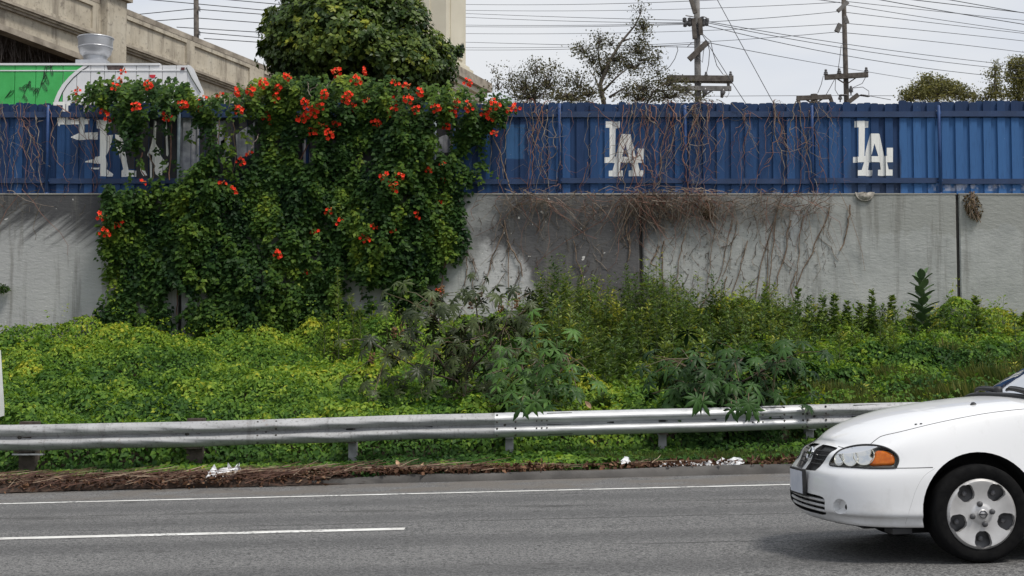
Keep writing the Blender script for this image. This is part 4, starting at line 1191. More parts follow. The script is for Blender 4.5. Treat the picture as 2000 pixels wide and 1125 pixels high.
n = 380; q = RNG.uniform(0, 2 * np.pi, n); rr = np.sqrt(RNG.uniform(0, 1, n))
P = atv(2 + np.cos(q) * rr * 17, 564 + np.sin(q) * rr * 8, WALL_Y - .04 - RNG.uniform(0, .16, n))
leaves('foliage', P, rdir(n, .6), rdir(n) + np.array([0, -.5, -.3]), RNG.uniform(.03, .06, n), RNG.uniform(.1, .7, n), m_vine, KITE, e)['kind'] = 'stuff'
MB().tube([at(0, 566, WALL_Y + .02), at(2, 564, WALL_Y - .1)], .012, 5).build('stem', m_stem, e)

# ---- trees behind the fence
m_fic = leafmat('shade_leaf', [(0.0, (.014, .034, .012)), (.40, (.050, .092, .018)), (.75, (.12, .175, .028)), (1.0, (.32, .34, .04))], .42, .25, .25)
m_bark = simple('tree_bark', (.06, .05, .042), (.14, .12, .10), 5, .95, bump=.5, bsc=14)
YF = 36.0
CR = [(518, 62), (522, 40), (535, 15), (552, -8), (585, -60), (640, -130), (700, -160), (760, -130), (795, -60), (812, -5), (822, 25), (838, 42), (858, 50), (856, 72), (868, 82), (892, 88), (896, 98), (884, 112), (892, 132), (872, 150), (876, 175), (862, 200), (800, 210), (700, 210), (600, 205), (556, 190), (545, 160), (532, 140), (524, 112), (512, 92)]
fic = empty('shade_tree', at(705, 200, YF), 'large round dense dark green tree behind the flowering vine', 'tree'); fic.location.z = TOP_Z
NC = 190
c = samp(NC, CR); d = edist(c[:, 0], c[:, 1], CR)
hd = 2.5 * np.sqrt(np.clip(d / 120, 0, 1))
yc = YF + hd * np.where(RNG.uniform(size=NC) < .80, -1, 1) * RNG.uniform(.80, 1.05, NC)
cc = atv(c[:, 0], c[:, 1], yc)
rad = np.minimum(RNG.uniform(.38, .80, NC), .12 + d / 85.0)
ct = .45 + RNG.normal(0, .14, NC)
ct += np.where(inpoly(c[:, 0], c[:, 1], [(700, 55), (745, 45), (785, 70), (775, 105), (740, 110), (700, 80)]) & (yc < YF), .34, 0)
cen = np.array(at(705, 20, YF))
# every clump is a ball of leaf rosettes
ks = np.repeat(np.arange(NC), (rad * rad * 150).astype(int) + 10); ns = len(ks)
sd = rdir(ns, .35)
sp_ = cc[ks] + sd * rad[ks][:, None] * (RNG.uniform(.72, 1.12, ns) + np.where(RNG.uniform(size=ns) < .10, RNG.uniform(.1, .4, ns), 0))[:, None] * np.array([1.15, 1, .72])
so = norm(sd + .5 * norm(sp_ - cen) + np.array([0, 0, .35]))
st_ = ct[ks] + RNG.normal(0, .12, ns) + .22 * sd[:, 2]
k = np.repeat(np.arange(ns), 11); n = len(k)
rad_d = rdir(n)
P = sp_[k] + rad_d * .035
T = so[k] * .5 + rad_d + np.array([0, 0, .35])
N = so[k] * .9 + rdir(n) * .45 + np.array([0, 0, .2])
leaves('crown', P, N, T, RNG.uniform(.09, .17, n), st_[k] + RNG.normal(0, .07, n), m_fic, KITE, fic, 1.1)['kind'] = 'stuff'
b0 = Vector(fic.location); tp = at(705, 120, YF)
MB().tube([b0, b0 + (tp - b0) * .5 + Vector((.05, 0, 0)), tp], [.26, .21, .17], 10).build('trunk', m_bark, fic, smooth=True)
for a in range(9):
    q = at(rs.uniform(560, 850), rs.uniform(-80, 120), YF + rs.uniform(-1.4, 1.4))
    MB().tube([tp, tp.lerp(q, .5) + Vector((0, 0, -.2)), q], [.10, .06, .025], 6).build('limb', m_bark, fic)

m_wisp = leafmat('grey_green_leaf', [(0, (.036, .042, .024)), (.5, (.095, .10, .05)), (1, (.22, .18, .10))], .6, .3, .2)
def wisp(label, px, Y, limbs, clumps, leafsz, dens, mat, name='tree', r0=.16, grp=None, trunk_py=215):
    """open crowned tree: limbs in picture points, leaf sprays round given points"""
    foot = at(px, 330, Y); foot.z = TOP_Z - .1
    e = empty(name, foot, label, 'tree', grp)
    for i, lb in enumerate(limbs):
        pts = [at(a, b, Y + (rs.uniform(-.5, .5) if j else 0)) for j, (a, b) in enumerate(lb)]
        if i == 0: pts = [foot] + pts
        rr = [(r0 * .62 if i == 0 else r0 * .3) * (1 - .8 * j / (len(pts) - 1)) for j in range(len(pts))]
        MB().tube(pts, rr, 6).build('trunk' if i == 0 else 'limb', m_bark, e, smooth=True)
    tw = MB(); PP = []; TT = []
    for (a, b, ra, rb_, w) in clumps:
        nn = int(w * dens)
        for s in range(max(4, int(nn / 9))):
            q = rs.uniform(0, 2 * math.pi); rr = math.sqrt(rs.random()) * (1.0 if rs.random() < .75 else 1.45)
            c3 = at(a + math.cos(q) * rr * ra, b + math.sin(q) * rr * rb_, Y + rs.uniform(-1, 1) * ra * Y / F)
            o = at(a, b + rb_ * .5, Y)
            if rs.random() < .8: tw.tube([o, o.lerp(c3, .5) + Vector((rs.uniform(-.1, .1), 0, rs.uniform(0, .15))), c3], [.013, .009, .004], 3, cap=False)
            tn = rs.uniform(0, 1)
            for l in range(9):
                PP.append(c3 + Vector((rs.gauss(0, .13), rs.gauss(0, .13), rs.gauss(0, .10)))); TT.append(tn)
    n = len(PP)
    leaves('crown', np.array(PP), rdir(n), rdir(n, -.5), RNG.uniform(.6, 1.2, n) * leafsz, np.array(TT) * .6 + RNG.uniform(0, .4, n), mat, KITE, e)['kind'] = 'stuff'
    if tw.v: tw.build('twigs', m_bark, e)['kind'] = 'stuff'
    return e
YW = 44.0
wisp('tall thin tree with open wispy crown and leaning leader, left of the grey pole', 1180, YW,
     [[(1180, 205), (1172, 165), (1190, 120), (1215, 80), (1240, 50), (1252, 25)], [(1176, 180), (1205, 150), (1240, 122)], [(1180, 150), (1170, 118), (1168, 95), (1172, 78)], [(1178, 185), (1160, 150)], [(1215, 80), (1235, 75)], [(1190, 190), (1230, 165)]],
     [(1256, 50, 12, 17, 240), (1250, 22, 12, 12, 60), (1170, 80, 11, 14, 150), (1142, 98, 22, 13, 220), (1195, 85, 14, 10, 90), (1245, 98, 26, 15, 330), (1200, 112, 26, 16, 300), (1180, 135, 24, 20, 420), (1240, 125, 32, 20, 360), (1160, 118, 16, 14, 150), (1255, 75, 14, 9, 90), (1275, 120, 18, 18, 90), (1285, 112, 8, 14, 60)], .08, 1.6, m_wisp, 'wispy_tree', .15)
wisp('grey green scrubby tree at the right end of the flowering vine', 1045, YW + 1,
     [[(1045, 205), (1042, 165), (1048, 135)], [(1043, 185), (1020, 160)], [(1044, 180), (1070, 150)]],
     [(1048, 135, 22, 18, 260), (1025, 165, 28, 22, 420), (1070, 160, 28, 28, 430), (1040, 185, 50, 18, 600), (1000, 150, 14, 22, 90), (1085, 130, 8, 10, 40), (975, 165, 16, 22, 110), (962, 140, 5, 8, 20)], .08, 1.6, m_wisp, 'scrub_tree', .11)
wisp('low grey green scrub between the wispy tree and its left neighbour', 1115, YW - 1,
     [[(1115, 210), (1118, 185), (1122, 165)], [(1117, 195), (1135, 172)]],
     [(1115, 190, 36, 12, 520), (1130, 160, 22, 22, 200), (1150, 180, 26, 18, 300), (1105, 160, 14, 18, 90)], .08, 1.6, m_wisp, 'scrub_tree', .07)
wisp('scrubby tree with airy foliage just left of the double crossarm', 1300, YW + 2,
     [[(1262, 205), (1275, 180), (1300, 160)], [(1270, 190), (1250, 165)], [(1280, 178), (1315, 175)]],
     [(1255, 170, 24, 18, 400), (1305, 160, 28, 16, 330), (1310, 185, 34, 14, 420), (1250, 190, 40, 12, 340), (1340, 175, 16, 18, 110), (1365, 195, 22, 7, 70), (1225, 180, 20, 16, 220), (1285, 140, 16, 12, 90)], .08, 1.6, m_wisp, 'scrub_tree', .10)
m_far = leafmat('olive_leaf', [(0, (.06, .066, .03)), (.5, (.17, .17, .065)), (1, (.36, .33, .12))], .6, .3, .2)
YT = 78.0
wisp('rounded olive green tree on the right above the fence', 1830, YT,
     [[(1830, 200), (1828, 175), (1825, 158)], [(1828, 180), (1800, 165)], [(1828, 178), (1860, 170)]],
     [(1825, 165, 28, 18, 700), (1795, 172, 18, 14, 330), (1790, 188, 26, 10, 420), (1840, 180, 46, 16, 1100), (1870, 178, 26, 14, 480), (1890, 188, 20, 9, 260), (1768, 190, 10, 7, 100), (1770, 176, 8, 8, 60), (1845, 160, 12, 8, 120), (1815, 152, 10, 6, 90)], .14, 1.7, m_far, 'round_tree', .25)
wisp('slim feathery tree right of the rounded olive tree', 1945, YT,
     [[(1945, 205), (1943, 165), (1944, 125)]],
     [(1943, 128, 7, 9, 80), (1940, 145, 12, 10, 130), (1945, 165, 16, 14, 190), (1940, 180, 18, 12, 220), (1960, 185, 18, 10, 170), (1925, 190, 20, 6, 170)], .14, 1.7, m_far, 'slim_tree', .16)
wisp('tall brownish tree cut by the right edge of the view', 1995, YT - 4,
     [[(1992, 205), (1990, 160), (1996, 120)], [(1990, 170), (1975, 150)]],
     [(1995, 125, 22, 14, 420), (1985, 145, 22, 16, 480), (2000, 165, 26, 20, 700), (1985, 185, 18, 12, 330), (2030, 140, 30, 30, 700), (1975, 130, 6, 8, 50)], .14, 1.7, m_far, 'brown_tree', .25)
# ------------------------------------------------------------------ weeds, castor bushes, grass
m_weed = leafmat('weed_leaf', [(0, (.04, .085, .030)), (.5, (.12, .19, .055)), (.8, (.25, .30, .07)), (1, (.44, .42, .07))], .5, .35, .2)
m_wstem = simple('weed_stem', (.06, .09, .035), (.14, .15, .07), 8, .7)
def gz(x, y): return float(bank_z(np.array(x), np.array(y)))
def pxY(px, Y): return (px - 1000) / F * Y
# feathery thicket in front of the wall, right of the castor bush
n_st = 1000
ss_Y = 19.6 + 7.85 * RNG.uniform(size=n_st) ** .55
ss_x = np.where(RNG.uniform(size=n_st) < .72, RNG.uniform(1010, 1600, n_st), RNG.uniform(860, 1980, n_st)) + RNG.normal(0, 25, n_st)
X = (ss_x - 1000) / F * ss_Y
top = 1.15 + .34 * wob(61, .9)(X, ss_Y) + RNG.normal(0, .2, n_st)
top *= np.clip(.28 + (ss_Y - 19.6) / 7.5, .28, 1) * np.where(ss_x < 1010, .6, 1)
top *= np.where(ss_x > 1300, .9, 1.0) * np.where(ss_x > 1470, .80, 1) * np.where(ss_x > 1620, .88, 1)
z0 = bank_z(X, ss_Y)
per = 62
k = np.repeat(np.arange(n_st), per); n = len(k)
u = RNG.uniform(.12, 1, n) ** .8
a = RNG.uniform(0, 2 * np.pi, n)
lx, ly = RNG.normal(0, .09, n_st), RNG.normal(0, .06, n_st)
P = np.stack([X[k] + lx[k] * u + np.cos(a) * .03, ss_Y[k] + ly[k] * u + np.sin(a) * .03, z0[k] + u * top[k]], 1)
sp_r = np.clip(1.15 - u, .12, .9)
T = np.stack([np.cos(a), np.sin(a), .55 + RNG.normal(0, .3, n)], 1)
N = np.stack([-np.cos(a) * .5, -np.sin(a) * .5, np.ones(n)], 1) + rdir(n) * .3
tk_ = .42 + RNG.normal(0, .19, n_st) + .12 * wob(63, 1.3)(X, ss_Y)
o = leaves('weed_thicket', P, N, T, RNG.uniform(.08, .17, n) * (.5 + sp_r), tk_[k] + RNG.normal(0, .1, n) + (u - .5) * .15, m_weed, NARROW, None, 1.5)
tag(o, 'dense grey green feathery weeds growing along the wall right of the dark castor bush', 'weeds', kind='stuff')
m = MB()
for i in range(n_st):
    m.tube([(X[i], ss_Y[i], z0[i]), (X[i] + lx[i] * .5, ss_Y[i] + ly[i] * .5, z0[i] + top[i] * .5), (X[i] + lx[i], ss_Y[i] + ly[i], z0[i] + top[i])], [.007, .005, .003], 3, cap=False)
tag(m.build('weed_stems', m_wstem), 'thin upright stems inside the weed thicket by the wall', 'weeds', kind='stuff')

def weed(px, pt, pb, Y, kind, label):
    p0 = at(px, pb, Y); p1 = at(px + rs.uniform(-5, 5), pt, Y)
    zg = gz(p0.x, Y)
    p0 = Vector((p0.x, Y, zg)); H = p1.z - zg
    e = empty('tall_weed', p0, label, 'weed', 'tall weeds standing along the wall')
    mid = p0.lerp(p1, .5) + Vector((rs.uniform(-.03, .03), 0, 0))
    MB().tube([p0, mid, p1], [.012, .009, .004], 5).build('stem', m_wstem, e)
    n = {'spire': 260, 'broad': 190, 'fine': 330}[kind]
    u = RNG.uniform(.15, 1.0, n); a = RNG.uniform(0, 2 * np.pi, n)
    ax = np.array(p0)[None] * (1 - u)[:, None] + np.array(p1)[None] * u[:, None]
    taper = np.clip(1.12 - u, .15, .8)
    w = {'spire': .09, 'broad': .13, 'fine': .19}[kind]
    rr = w * taper * RNG.uniform(.2, 1, n)
    P = ax + np.stack([np.cos(a) * rr, np.sin(a) * rr, RNG.normal(0, .02, n)], 1)
    up = {'spire': .9, 'broad': .45, 'fine': .7}[kind]
    T = np.stack([np.cos(a), np.sin(a), up + RNG.normal(0, .25, n)], 1)
    N = np.stack([-np.cos(a) * .5, -np.sin(a) * .5, np.ones(n) * .8], 1) + rdir(n) * .3
    szs = {'spire': (.07, .13), 'broad': (.09, .155), 'fine': (.06, .14)}[kind]
    leaves('foliage', P, N, T, RNG.uniform(*szs, n) * (.6 + .5 * taper), .42 + rs.uniform(-.16, .2) + RNG.normal(0, .1, n) + .12 * u, m_weed, KITE if kind == 'broad' else NARROW, e, 1.3 if kind == 'broad' else 1.5)['kind'] = 'stuff'
W = [(1130, 540, 'spire', 'slender spire weed on the dark wall, first of three in a row'), (1162, 545, 'spire', 'slender spire weed, middle of the three in a row against the dark wall'), (1190, 538, 'spire', 'yellow green spire weed, last of the three left of the tallest spire'),
     (1224, 518, 'spire', 'tallest spire weed beside the black wall joint under the twig heap'), (1275, 568, 'fine', 'bushy spire weed just right of the left wall joint'), (1298, 578, 'spire', 'yellowish spire weed second right of the left wall joint'),
     (1075, 575, 'fine', 'feathery weed at the left end of the thicket'), (1052, 592, 'spire', 'short weed standing by the dark castor seed heads'), (1103, 566, 'fine', 'feathery weed left of the three spires'),
     (1345, 598, 'broad', 'weed below the thick brown runners on the wall'), (1320, 604, 'fine', 'low feathery weed left of the brown runners'), (1400, 606, 'fine', 'low feathery weed right of the brown runners'), (1434, 590, 'broad', 'weed with sparse upright leaves before the pale wall'),
     (1495, 560, 'broad', 'bushy dark weed with leafy top before the slanting runners'), (1557, 566, 'broad', 'open weed with spaced leaf clusters before the pale wall'), (1584, 600, 'broad', 'short leafy weed right of the open one'), (1605, 582, 'broad', 'weed with round leafy top, left of the narrow one'), (1629, 580, 'broad', 'narrow weed between two fuller ones on the right'), (1652, 590, 'broad', 'full weed right of the narrow one'),
     (1682, 592, 'broad', 'low full weed left of the forked top'), (1704, 570, 'broad', 'weed with a forked leafy top on the right'), (1722, 596, 'spire', 'thin dark weed between the forked one and the next'), (1744, 578, 'broad', 'weed standing left of the large paddle leaved plant'), (1846, 604, 'broad', 'light green weed right of the paddle leaved plant'), (1905, 578, 'broad', 'conical weed right of the black wall joint'), (1998, 612, 'broad', 'weed cut by the right edge under the wall'),
     (662, 526, 'spire', 'pale spire weed in front of the flowering vine'), (690, 578, 'fine', 'grey green bushy weed below the flowering vine'), (708, 600, 'fine', 'second bushy weed below the vine, to the right'), (632, 610, 'fine', 'low feathery weed below the vine, left of the pale spire')]
for px, pt, kd, lb in W:
    weed(px, pt, 650, 26.6 if px > 800 else 25.6, kd, lb)
for px, pt, Yw, lb in [(1720, 625, 23.4, 'dark feathery weed in the middle of the bank below the forked weed'), (1745, 640, 23.0, 'dark feathery weed in mid bank left of the paddle leaved plant'), (1640, 650, 22.5, 'low feathery weed in mid bank on the right'), (1560, 640, 22.5, 'feathery weed in mid bank behind the right castor bush')]:
    weed(px, pt, 730, Yw, 'fine', lb)

def leafmesh(name, L_, Wd, mat, droop=.25, fold=.12):
    vs = []; fs = []; n = 6
    prof = [.12, .62, .95, 1.0, .72, .28]
    for i in range(n):
        q = i / (n - 1); z = -droop * q * q
        for s in (-1, 0, 1): vs.append((s * Wd / 2 * prof[i], L_ * q * .93, z * L_ + abs(s) * fold * Wd))
    vs.append((0, L_, -droop * L_ * 1.05))
    for i in range(n - 1):
        for s in range(2):
            a = i * 3 + s; fs.append((a, a + 1, a + 4, a + 3))
    k = (n - 1) * 3
    fs += [(k, k + 1, len(vs) - 1), (k + 1, k + 2, len(vs) - 1)]
    m = MB(); m.add(vs, fs)
    me = m.mesh(name, mat, True)
    return me
t = NT('paddle_leaf'); m_pad = t.done(t.ramp(t.rnd(), [(0, (.07, .12, .055)), (1, (.14, .21, .09))]), .5, spec=.35)
e = empty('paddle_leaf_weed', (pxY(1803, 25.8), 25.8, gz(pxY(1803, 25.8), 25.8)), 'tall single weed with large paddle shaped leaves left of the right wall joint', 'weed')
pb_, pt_ = Vector(e.location), at(1800, 545, 25.8)
MB().tube([pb_, pb_.lerp(pt_, .5), pt_], [.02, .015, .008], 6).build('stem', m_wstem, e)
pl = leafmesh('leaf', .31, .175, m_pad)
for i in range(30):
    u = .28 + .72 * i / 29
    o = link('leaf', pl, e, pb_.lerp(pt_, u))
    a = i * 2.4; sc = (1.15 - .55 * max(0, u - .5))
    el = R(42 + 60 * max(0, u - .6))
    d = Vector((math.cos(a) * math.cos(el), math.sin(a) * math.cos(el), math.sin(el)))
    q = d.to_track_quat('Y', 'Z'); o.rotation_mode = 'QUATERNION'; o.rotation_quaternion = q; o.scale = (sc,) * 3

# ---- castor bushes: big palmate leaves, each a part
def palm(name, mat, lobes=8, r=.17, wd=.155):
    m = MB()
    for i in range(lobes):
        a = -math.pi * .86 + 2 * math.pi * .86 * i / (lobes - 1)
        L_ = r * (1.0 - .38 * abs(a) / math.pi) * rs.uniform(.9, 1.1); w = L_ * wd
        ca, sa = math.cos(a), math.sin(a); dr = rs.uniform(.18, .40)
        Pt = lambda q, s, z: (sa * L_ * q + ca * s * w, ca * L_ * q - sa * s * w, z)
        vs = [(0, 0, 0), Pt(.30, -.75, -.02 * r), Pt(.30, 0, .05 * r), Pt(.30, .75, -.02 * r), Pt(.62, -1.0, -dr * .4 * r), Pt(.62, 0, -dr * .28 * r), Pt(.62, 1.0, -dr * .4 * r), Pt(1, 0, -dr * 1.1 * r)]
        m.add(vs, [(0, 2, 1), (0, 3, 2), (1, 2, 5, 4), (2, 3, 6, 5), (4, 5, 7), (5, 6, 7)])
    return m.mesh(name, mat, True)
def castmat(name, a, b, rough, spec):
    t = NT(name); g = t.noise(t.obj(), 9, 3)
    col = t.mix(t.mul(t.ss(g, .4, .7), .4), t.ramp(t.rnd(), [(0, a), (.6, b), (1, tuple(x * 1.25 for x in b))]), a)
    return t.done(col, rough, spec=spec)
m_cas_b = castmat('bronze_castor_leaf', (.018, .028, .010), (.052, .070, .022), .42, .22)
m_cas_g = castmat('green_castor_leaf', (.018, .050, .010), (.058, .125, .022), .45, .18)
m_cas_d = castmat('dark_green_castor_leaf', (.010, .030, .008), (.032, .075, .016), .45, .15)
m_cstem = simple('castor_stem', (.07, .05, .04), (.15, .11, .085), 7, .7)
m_pod = simple('brown_seed_pod', (.09, .045, .02), (.20, .11, .04), 20, .8)
m_petio = simple('castor_petiole', (.07, .075, .03), (.13, .07, .04), 7, .6)
leafsets = {}
def castor(label, root, Y, stems, nleaf, mat, spread, sizes, droop, zone, pods=(), seed=1, name='castor_bush'):
    rc = random.Random(seed)
    p0 = at(root[0], root[1], Y)
    p0.z = gz(p0.x, Y)
    e = empty(name, p0, label, 'bush')
    if mat.name not in leafsets: leafsets[mat.name] = [palm('leaf', mat, rc.choice((6, 7, 8, 9)), .17, .15 if 'bronze' in mat.name else .15) for _ in range(6)]
    tips = []
    for i, st in enumerate(stems):
        pts = [at(a, b, Y + (rc.uniform(-.5, .3) if j else 0)) for j, (a, b) in enumerate(st)]
        if i == 0: pts = [p0] + pts
        r0 = .028 if i == 0 else .016
        MB().tube(pts, [r0 * (1 - .55 * j / len(pts)) for j in range(len(pts))], 6).build('branch' if i else 'trunk', m_cstem, e, smooth=True)
        tips += pts[1:]
    for i in range(nleaf):
        px, py = zone[rc.randrange(len(zone))]
        c = at(px + rc.gauss(0, spread[0]), py + rc.gauss(0, spread[1]), Y + rc.uniform(-.9, .6))
        o = link('leaf', rc.choice(leafsets[mat.name]), e, c)
        src = min(tips, key=lambda q: (q - c).length)
        out = (c - src); out.z = 0
        if out.length < .02: out = Vector((rc.uniform(-1, 1), rc.uniform(-1, 0), 0))
        out.normalize()
        tip = (out + Vector((rc.uniform(-.5, .5), -.45, 0))).normalized() * math.cos(droop) + Vector((0, 0, -math.sin(droop) * rc.uniform(.6, 1.2)))
        q = tip.to_track_quat('Y', 'Z'); o.rotation_mode = 'QUATERNION'
        o.rotation_quaternion = q @ Matrix.Rotation(rc.uniform(-.5, .5), 4, 'Y').to_quaternion()
        s = rc.uniform(*sizes); o.scale = (s, s, s)
        if rc.random() < .45: MB().tube([src, src.lerp(c, .5) + Vector((0, 0, .05)), c], [.006, .005, .004], 4, cap=False).build('petiole', m_petio, e)
    for (px, py, h) in pods:
        m = MB(); b = at(px, py + h, Y - .1); tpp = at(px + 2, py, Y - .1)
        m.tube([b, tpp], .006, 4)
        for k in range(16):
            c = b.lerp(tpp, rc.uniform(.1, 1)) + Vector((rc.uniform(-.035, .035), rc.uniform(-.035, .035), 0))
            m.lathe([(0, -.016), (.014, -.008), (.016, .003), (.009, .014), (0, .018)], c, 6)
        m.build('seed_head', m_pod, e)
    return e
castor('dark bronze castor bush with drooping silvery leaves and brown seed heads, behind the guardrail', (905, 800), 21.0,
       [[(907, 770), (915, 720), (925, 690)], [(908, 765), (870, 720), (850, 690), (800, 660)], [(915, 725), (950, 690), (985, 640), (1000, 605)], [(880, 665), (850, 620), (838, 590)], [(925, 690), (935, 640), (930, 600)], [(895, 745), (830, 725), (760, 690), (730, 670)], [(985, 640), (1020, 610)], [(870, 700), (900, 670), (945, 655)]],
       280, m_cas_b, (30, 20), (.55, 1.25), R(55),
       [(800, 585), (840, 590), (865, 600), (835, 620), (930, 580), (935, 620), (990, 615), (1025, 620), (1010, 650), (960, 650), (900, 640), (800, 660), (830, 670), (770, 680), (735, 690), (745, 740), (790, 720), (850, 720), (900, 700), (960, 700), (1000, 690), (870, 770), (840, 755), (920, 660), (885, 690), (950, 740)],
       [(978, 582, 30), (1008, 572, 34), (842, 575, 24), (862, 558, 20), (785, 628, 30), (768, 640, 22), (918, 585, 20), (935, 572, 18), (725, 690, 22)], 5)
castor('green castor bush with star leaves, left one of two hanging over the guardrail', (1050, 815), 19.6,
       [[(1050, 780), (1055, 740), (1060, 700)], [(1052, 770), (1090, 730), (1105, 690)], [(1052, 760), (1020, 720)]],
       170, m_cas_g, (28, 24), (.55, 1.25), R(38),
       [(1000, 720), (1030, 760), (1060, 690), (1075, 725), (1100, 750), (1040, 720), (1085, 770), (1010, 770), (1050, 660), (1120, 700), (980, 760), (1060, 790)], (), 6)
castor('large dark green castor bush, right one of two hanging over the guardrail', (1420, 810), 19.4,
       [[(1420, 780), (1425, 740), (1430, 700)], [(1420, 770), (1370, 730), (1345, 700)], [(1422, 760), (1480, 730), (1520, 705)], [(1400, 755), (1350, 760)], [(1425, 735), (1450, 700)]],
       290, m_cas_d, (38, 22), (.6, 1.3), R(40),
       [(1350, 700), (1340, 740), (1380, 720), (1410, 690), (1430, 730), (1460, 760), (1490, 720), (1520, 700), (1540, 730), (1510, 760), (1440, 790), (1390, 780), (1340, 770), (1300, 750), (1310, 720), (1400, 750), (1480, 780), (1550, 710), (1430, 770)], (), 7)
# leaves over the rail top
for par_, pts in (('left one of two', [(1037, 800), (1018, 806), (1046, 795)]), ('right one of two', [(1440, 805), (1428, 812), (1462, 800), (1372, 798), (1361, 792), (1470, 812)])):
    e = [o for o in bpy.data.objects if o.get('label') and par_ in o['label']][0]
    for px, py in pts:
        o = link('leaf', random.Random(px).choice(leafsets[('green' if 'left' in par_ else 'dark_green') + '_castor_leaf']), e, at(px, py - 12, 17.65))
        o.rotation_mode = 'QUATERNION'; o.rotation_quaternion = Vector((rs.uniform(-.3, .3), -.35, -1)).to_track_quat('Y', 'Z'); s = rs.uniform(1.0, 1.3); o.scale = (s, s, s)
        pe = at(px + rs.uniform(-10, 10), py - 34, 18.7); MB().tube([pe, pe.lerp(at(px, py - 12, 17.65), .6) + Vector((0, 0, .05)), at(px, py - 12, 17.65)], .006, 4, cap=False).build('petiole', m_petio, e)

# ---- long grass behind the rail on the right
m_grass = leafmat('dry_green_grass', [(0, (.045, .075, .022)), (.5, (.11, .15, .042)), (1, (.24, .23, .08))], .7, .35, .1)
n = 52000
gx_ = RNG.uniform(1540, 2080, n); gY = RNG.uniform(19.2, 23.5, n)
X = (gx_ - 1000) / F * gY
hgt = RNG.uniform(.25, .58, n) * (.85 + .25 * wob(71, 1.2)(X, gY)) * np.clip((gx_ - 1530) / 60, .3, 1)
P = np.stack([X, gY, bank_z(X, gY)], 1)
T = np.stack([RNG.normal(0, .3, n), RNG.normal(-.1, .3, n), np.ones(n)], 1)
N = np.stack([RNG.normal(0, .6, n), -np.ones(n), RNG.normal(.3, .3, n)], 1)
o = leaves('long_grass', P, N, T, hgt, RNG.uniform(0, 1, n), m_grass, BLADE, None, .22)
tag(o, 'long dull green grass behind the guardrail at the right', 'grass', kind='stuff')
# thin grass and weeds at the kerb on the right, below the rail
n = 9000
gx_ = RNG.uniform(1150, 1640, n); gY = RNG.uniform(17.25, 18.3, n)
X = (gx_ - 1000) / F * gY
o = leaves('kerb_grass', np.stack([X, gY, bank_z(X, gY)], 1), np.stack([RNG.normal(0, .6, n), -np.ones(n), RNG.normal(.3, .3, n)], 1), np.stack([RNG.normal(0, .5, n), RNG.normal(-.1, .3, n), np.ones(n)], 1), RNG.uniform(.05, .16, n), RNG.uniform(0, .8, n), m_grass, BLADE, None, .5)
tag(o, 'thin brownish grass under the guardrail near the car', 'grass', kind='stuff')
# ------------------------------------------------------------------ guardrail
def railY(px): return 17.45 + (px + 200) / 1900 * 1.35
RTOP = [(-900, 850), (-300, 838), (0, 830), (240, 826), (500, 820), (760, 811.5), (968, 806.5), (1250, 799.5), (1400, 796), (1570, 790.5), (1800, 785), (2300, 774), (2950, 762)]
def rtop(px): return float(np.interp(px, [a for a, b in RTOP], [b for a, b in RTOP]))
t = NT('worn_galvanised_steel'); p = t.pos()
g = t.noise(t.scale(p, (1.2, 1, 7)), 2.2, 6, .65); g2 = t.noise(p, 26, 4, .7)
col = t.ramp(g, [(.3, (.30, .305, .31)), (.7, (.42, .425, .43))])
col = t.mix(t.mul(t.ss(g2, .54, .64), .6), col, (.15, .145, .14))
vs_ = t.noise(t.scale(p, (9, 1, .6)), 1.0, 5, .7)
col = t.mix(t.mul(t.ss(vs_, .54, .70), .45), col, (.12, .115, .11))
col = t.mix(t.mul(t.ss(t.noise(p, 4, 6, .75), .62, .70), .5), col, (.17, .09, .05))
t.bump(t.noise(t.scale(p, (1, 1, 2)), 3.0, 4), .10, .02)
m_rail_old = t.done(col, .62, .15)
t = NT('bright_galvanised_steel'); p = t.pos()
g = t.noise(t.scale(p, (2.5, 1, 9)), 2.2, 6, .65); g2 = t.noise(p, 30, 4, .7)
col = t.ramp(g, [(.3, (.42, .43, .44)), (.7, (.58, .59, .60))])
col = t.mix(t.mul(t.ss(g2, .6, .7), .4), col, (.25, .26, .27))
t.bump(t.noise(t.scale(p, (1, 1, 2)), 3.0, 4), .06, .015)
m_rail_new = t.done(col, .46, .35)
m_bolt = simple('dark_bolt', (.03, .028, .026), (.10, .09, .08), 20, .6, .4)
m_slot = simple('slot_shadow', (.008, .008, .008), None, rough=.9)
m_rpost = simple('grey_steel_post', (.21, .215, .22), (.33, .335, .34), 5, .65, .2, bump=.2, bsc=40)
m_wpost = simple('dark_timber_post', (.045, .035, .028), (.10, .08, .065), 8, .9, bump=.5, bsc=25)
guard = empty('guardrail', (at(760, 900, railY(760)).x, railY(760), 0), 'grey steel crash barrier with two ridges running along the verge in front of the ivy', 'guardrail')
PROF = [(0.0, .312), (-.012, .311), (-.030, .298), (-.066, .268), (-.080, .247), (-.083, .232), (-.080, .217), (-.066, .196), (-.020, .172), (-.004, .160), (0, .156), (-.004, .152), (-.020, .140), (-.066, .116), (-.080, .095), (-.083, .080), (-.080, .065), (-.066, .044), (-.030, .014), (-.012, .001), (0, 0)]
dent1, dent2 = wob(81, .5), wob(82, 1.4)
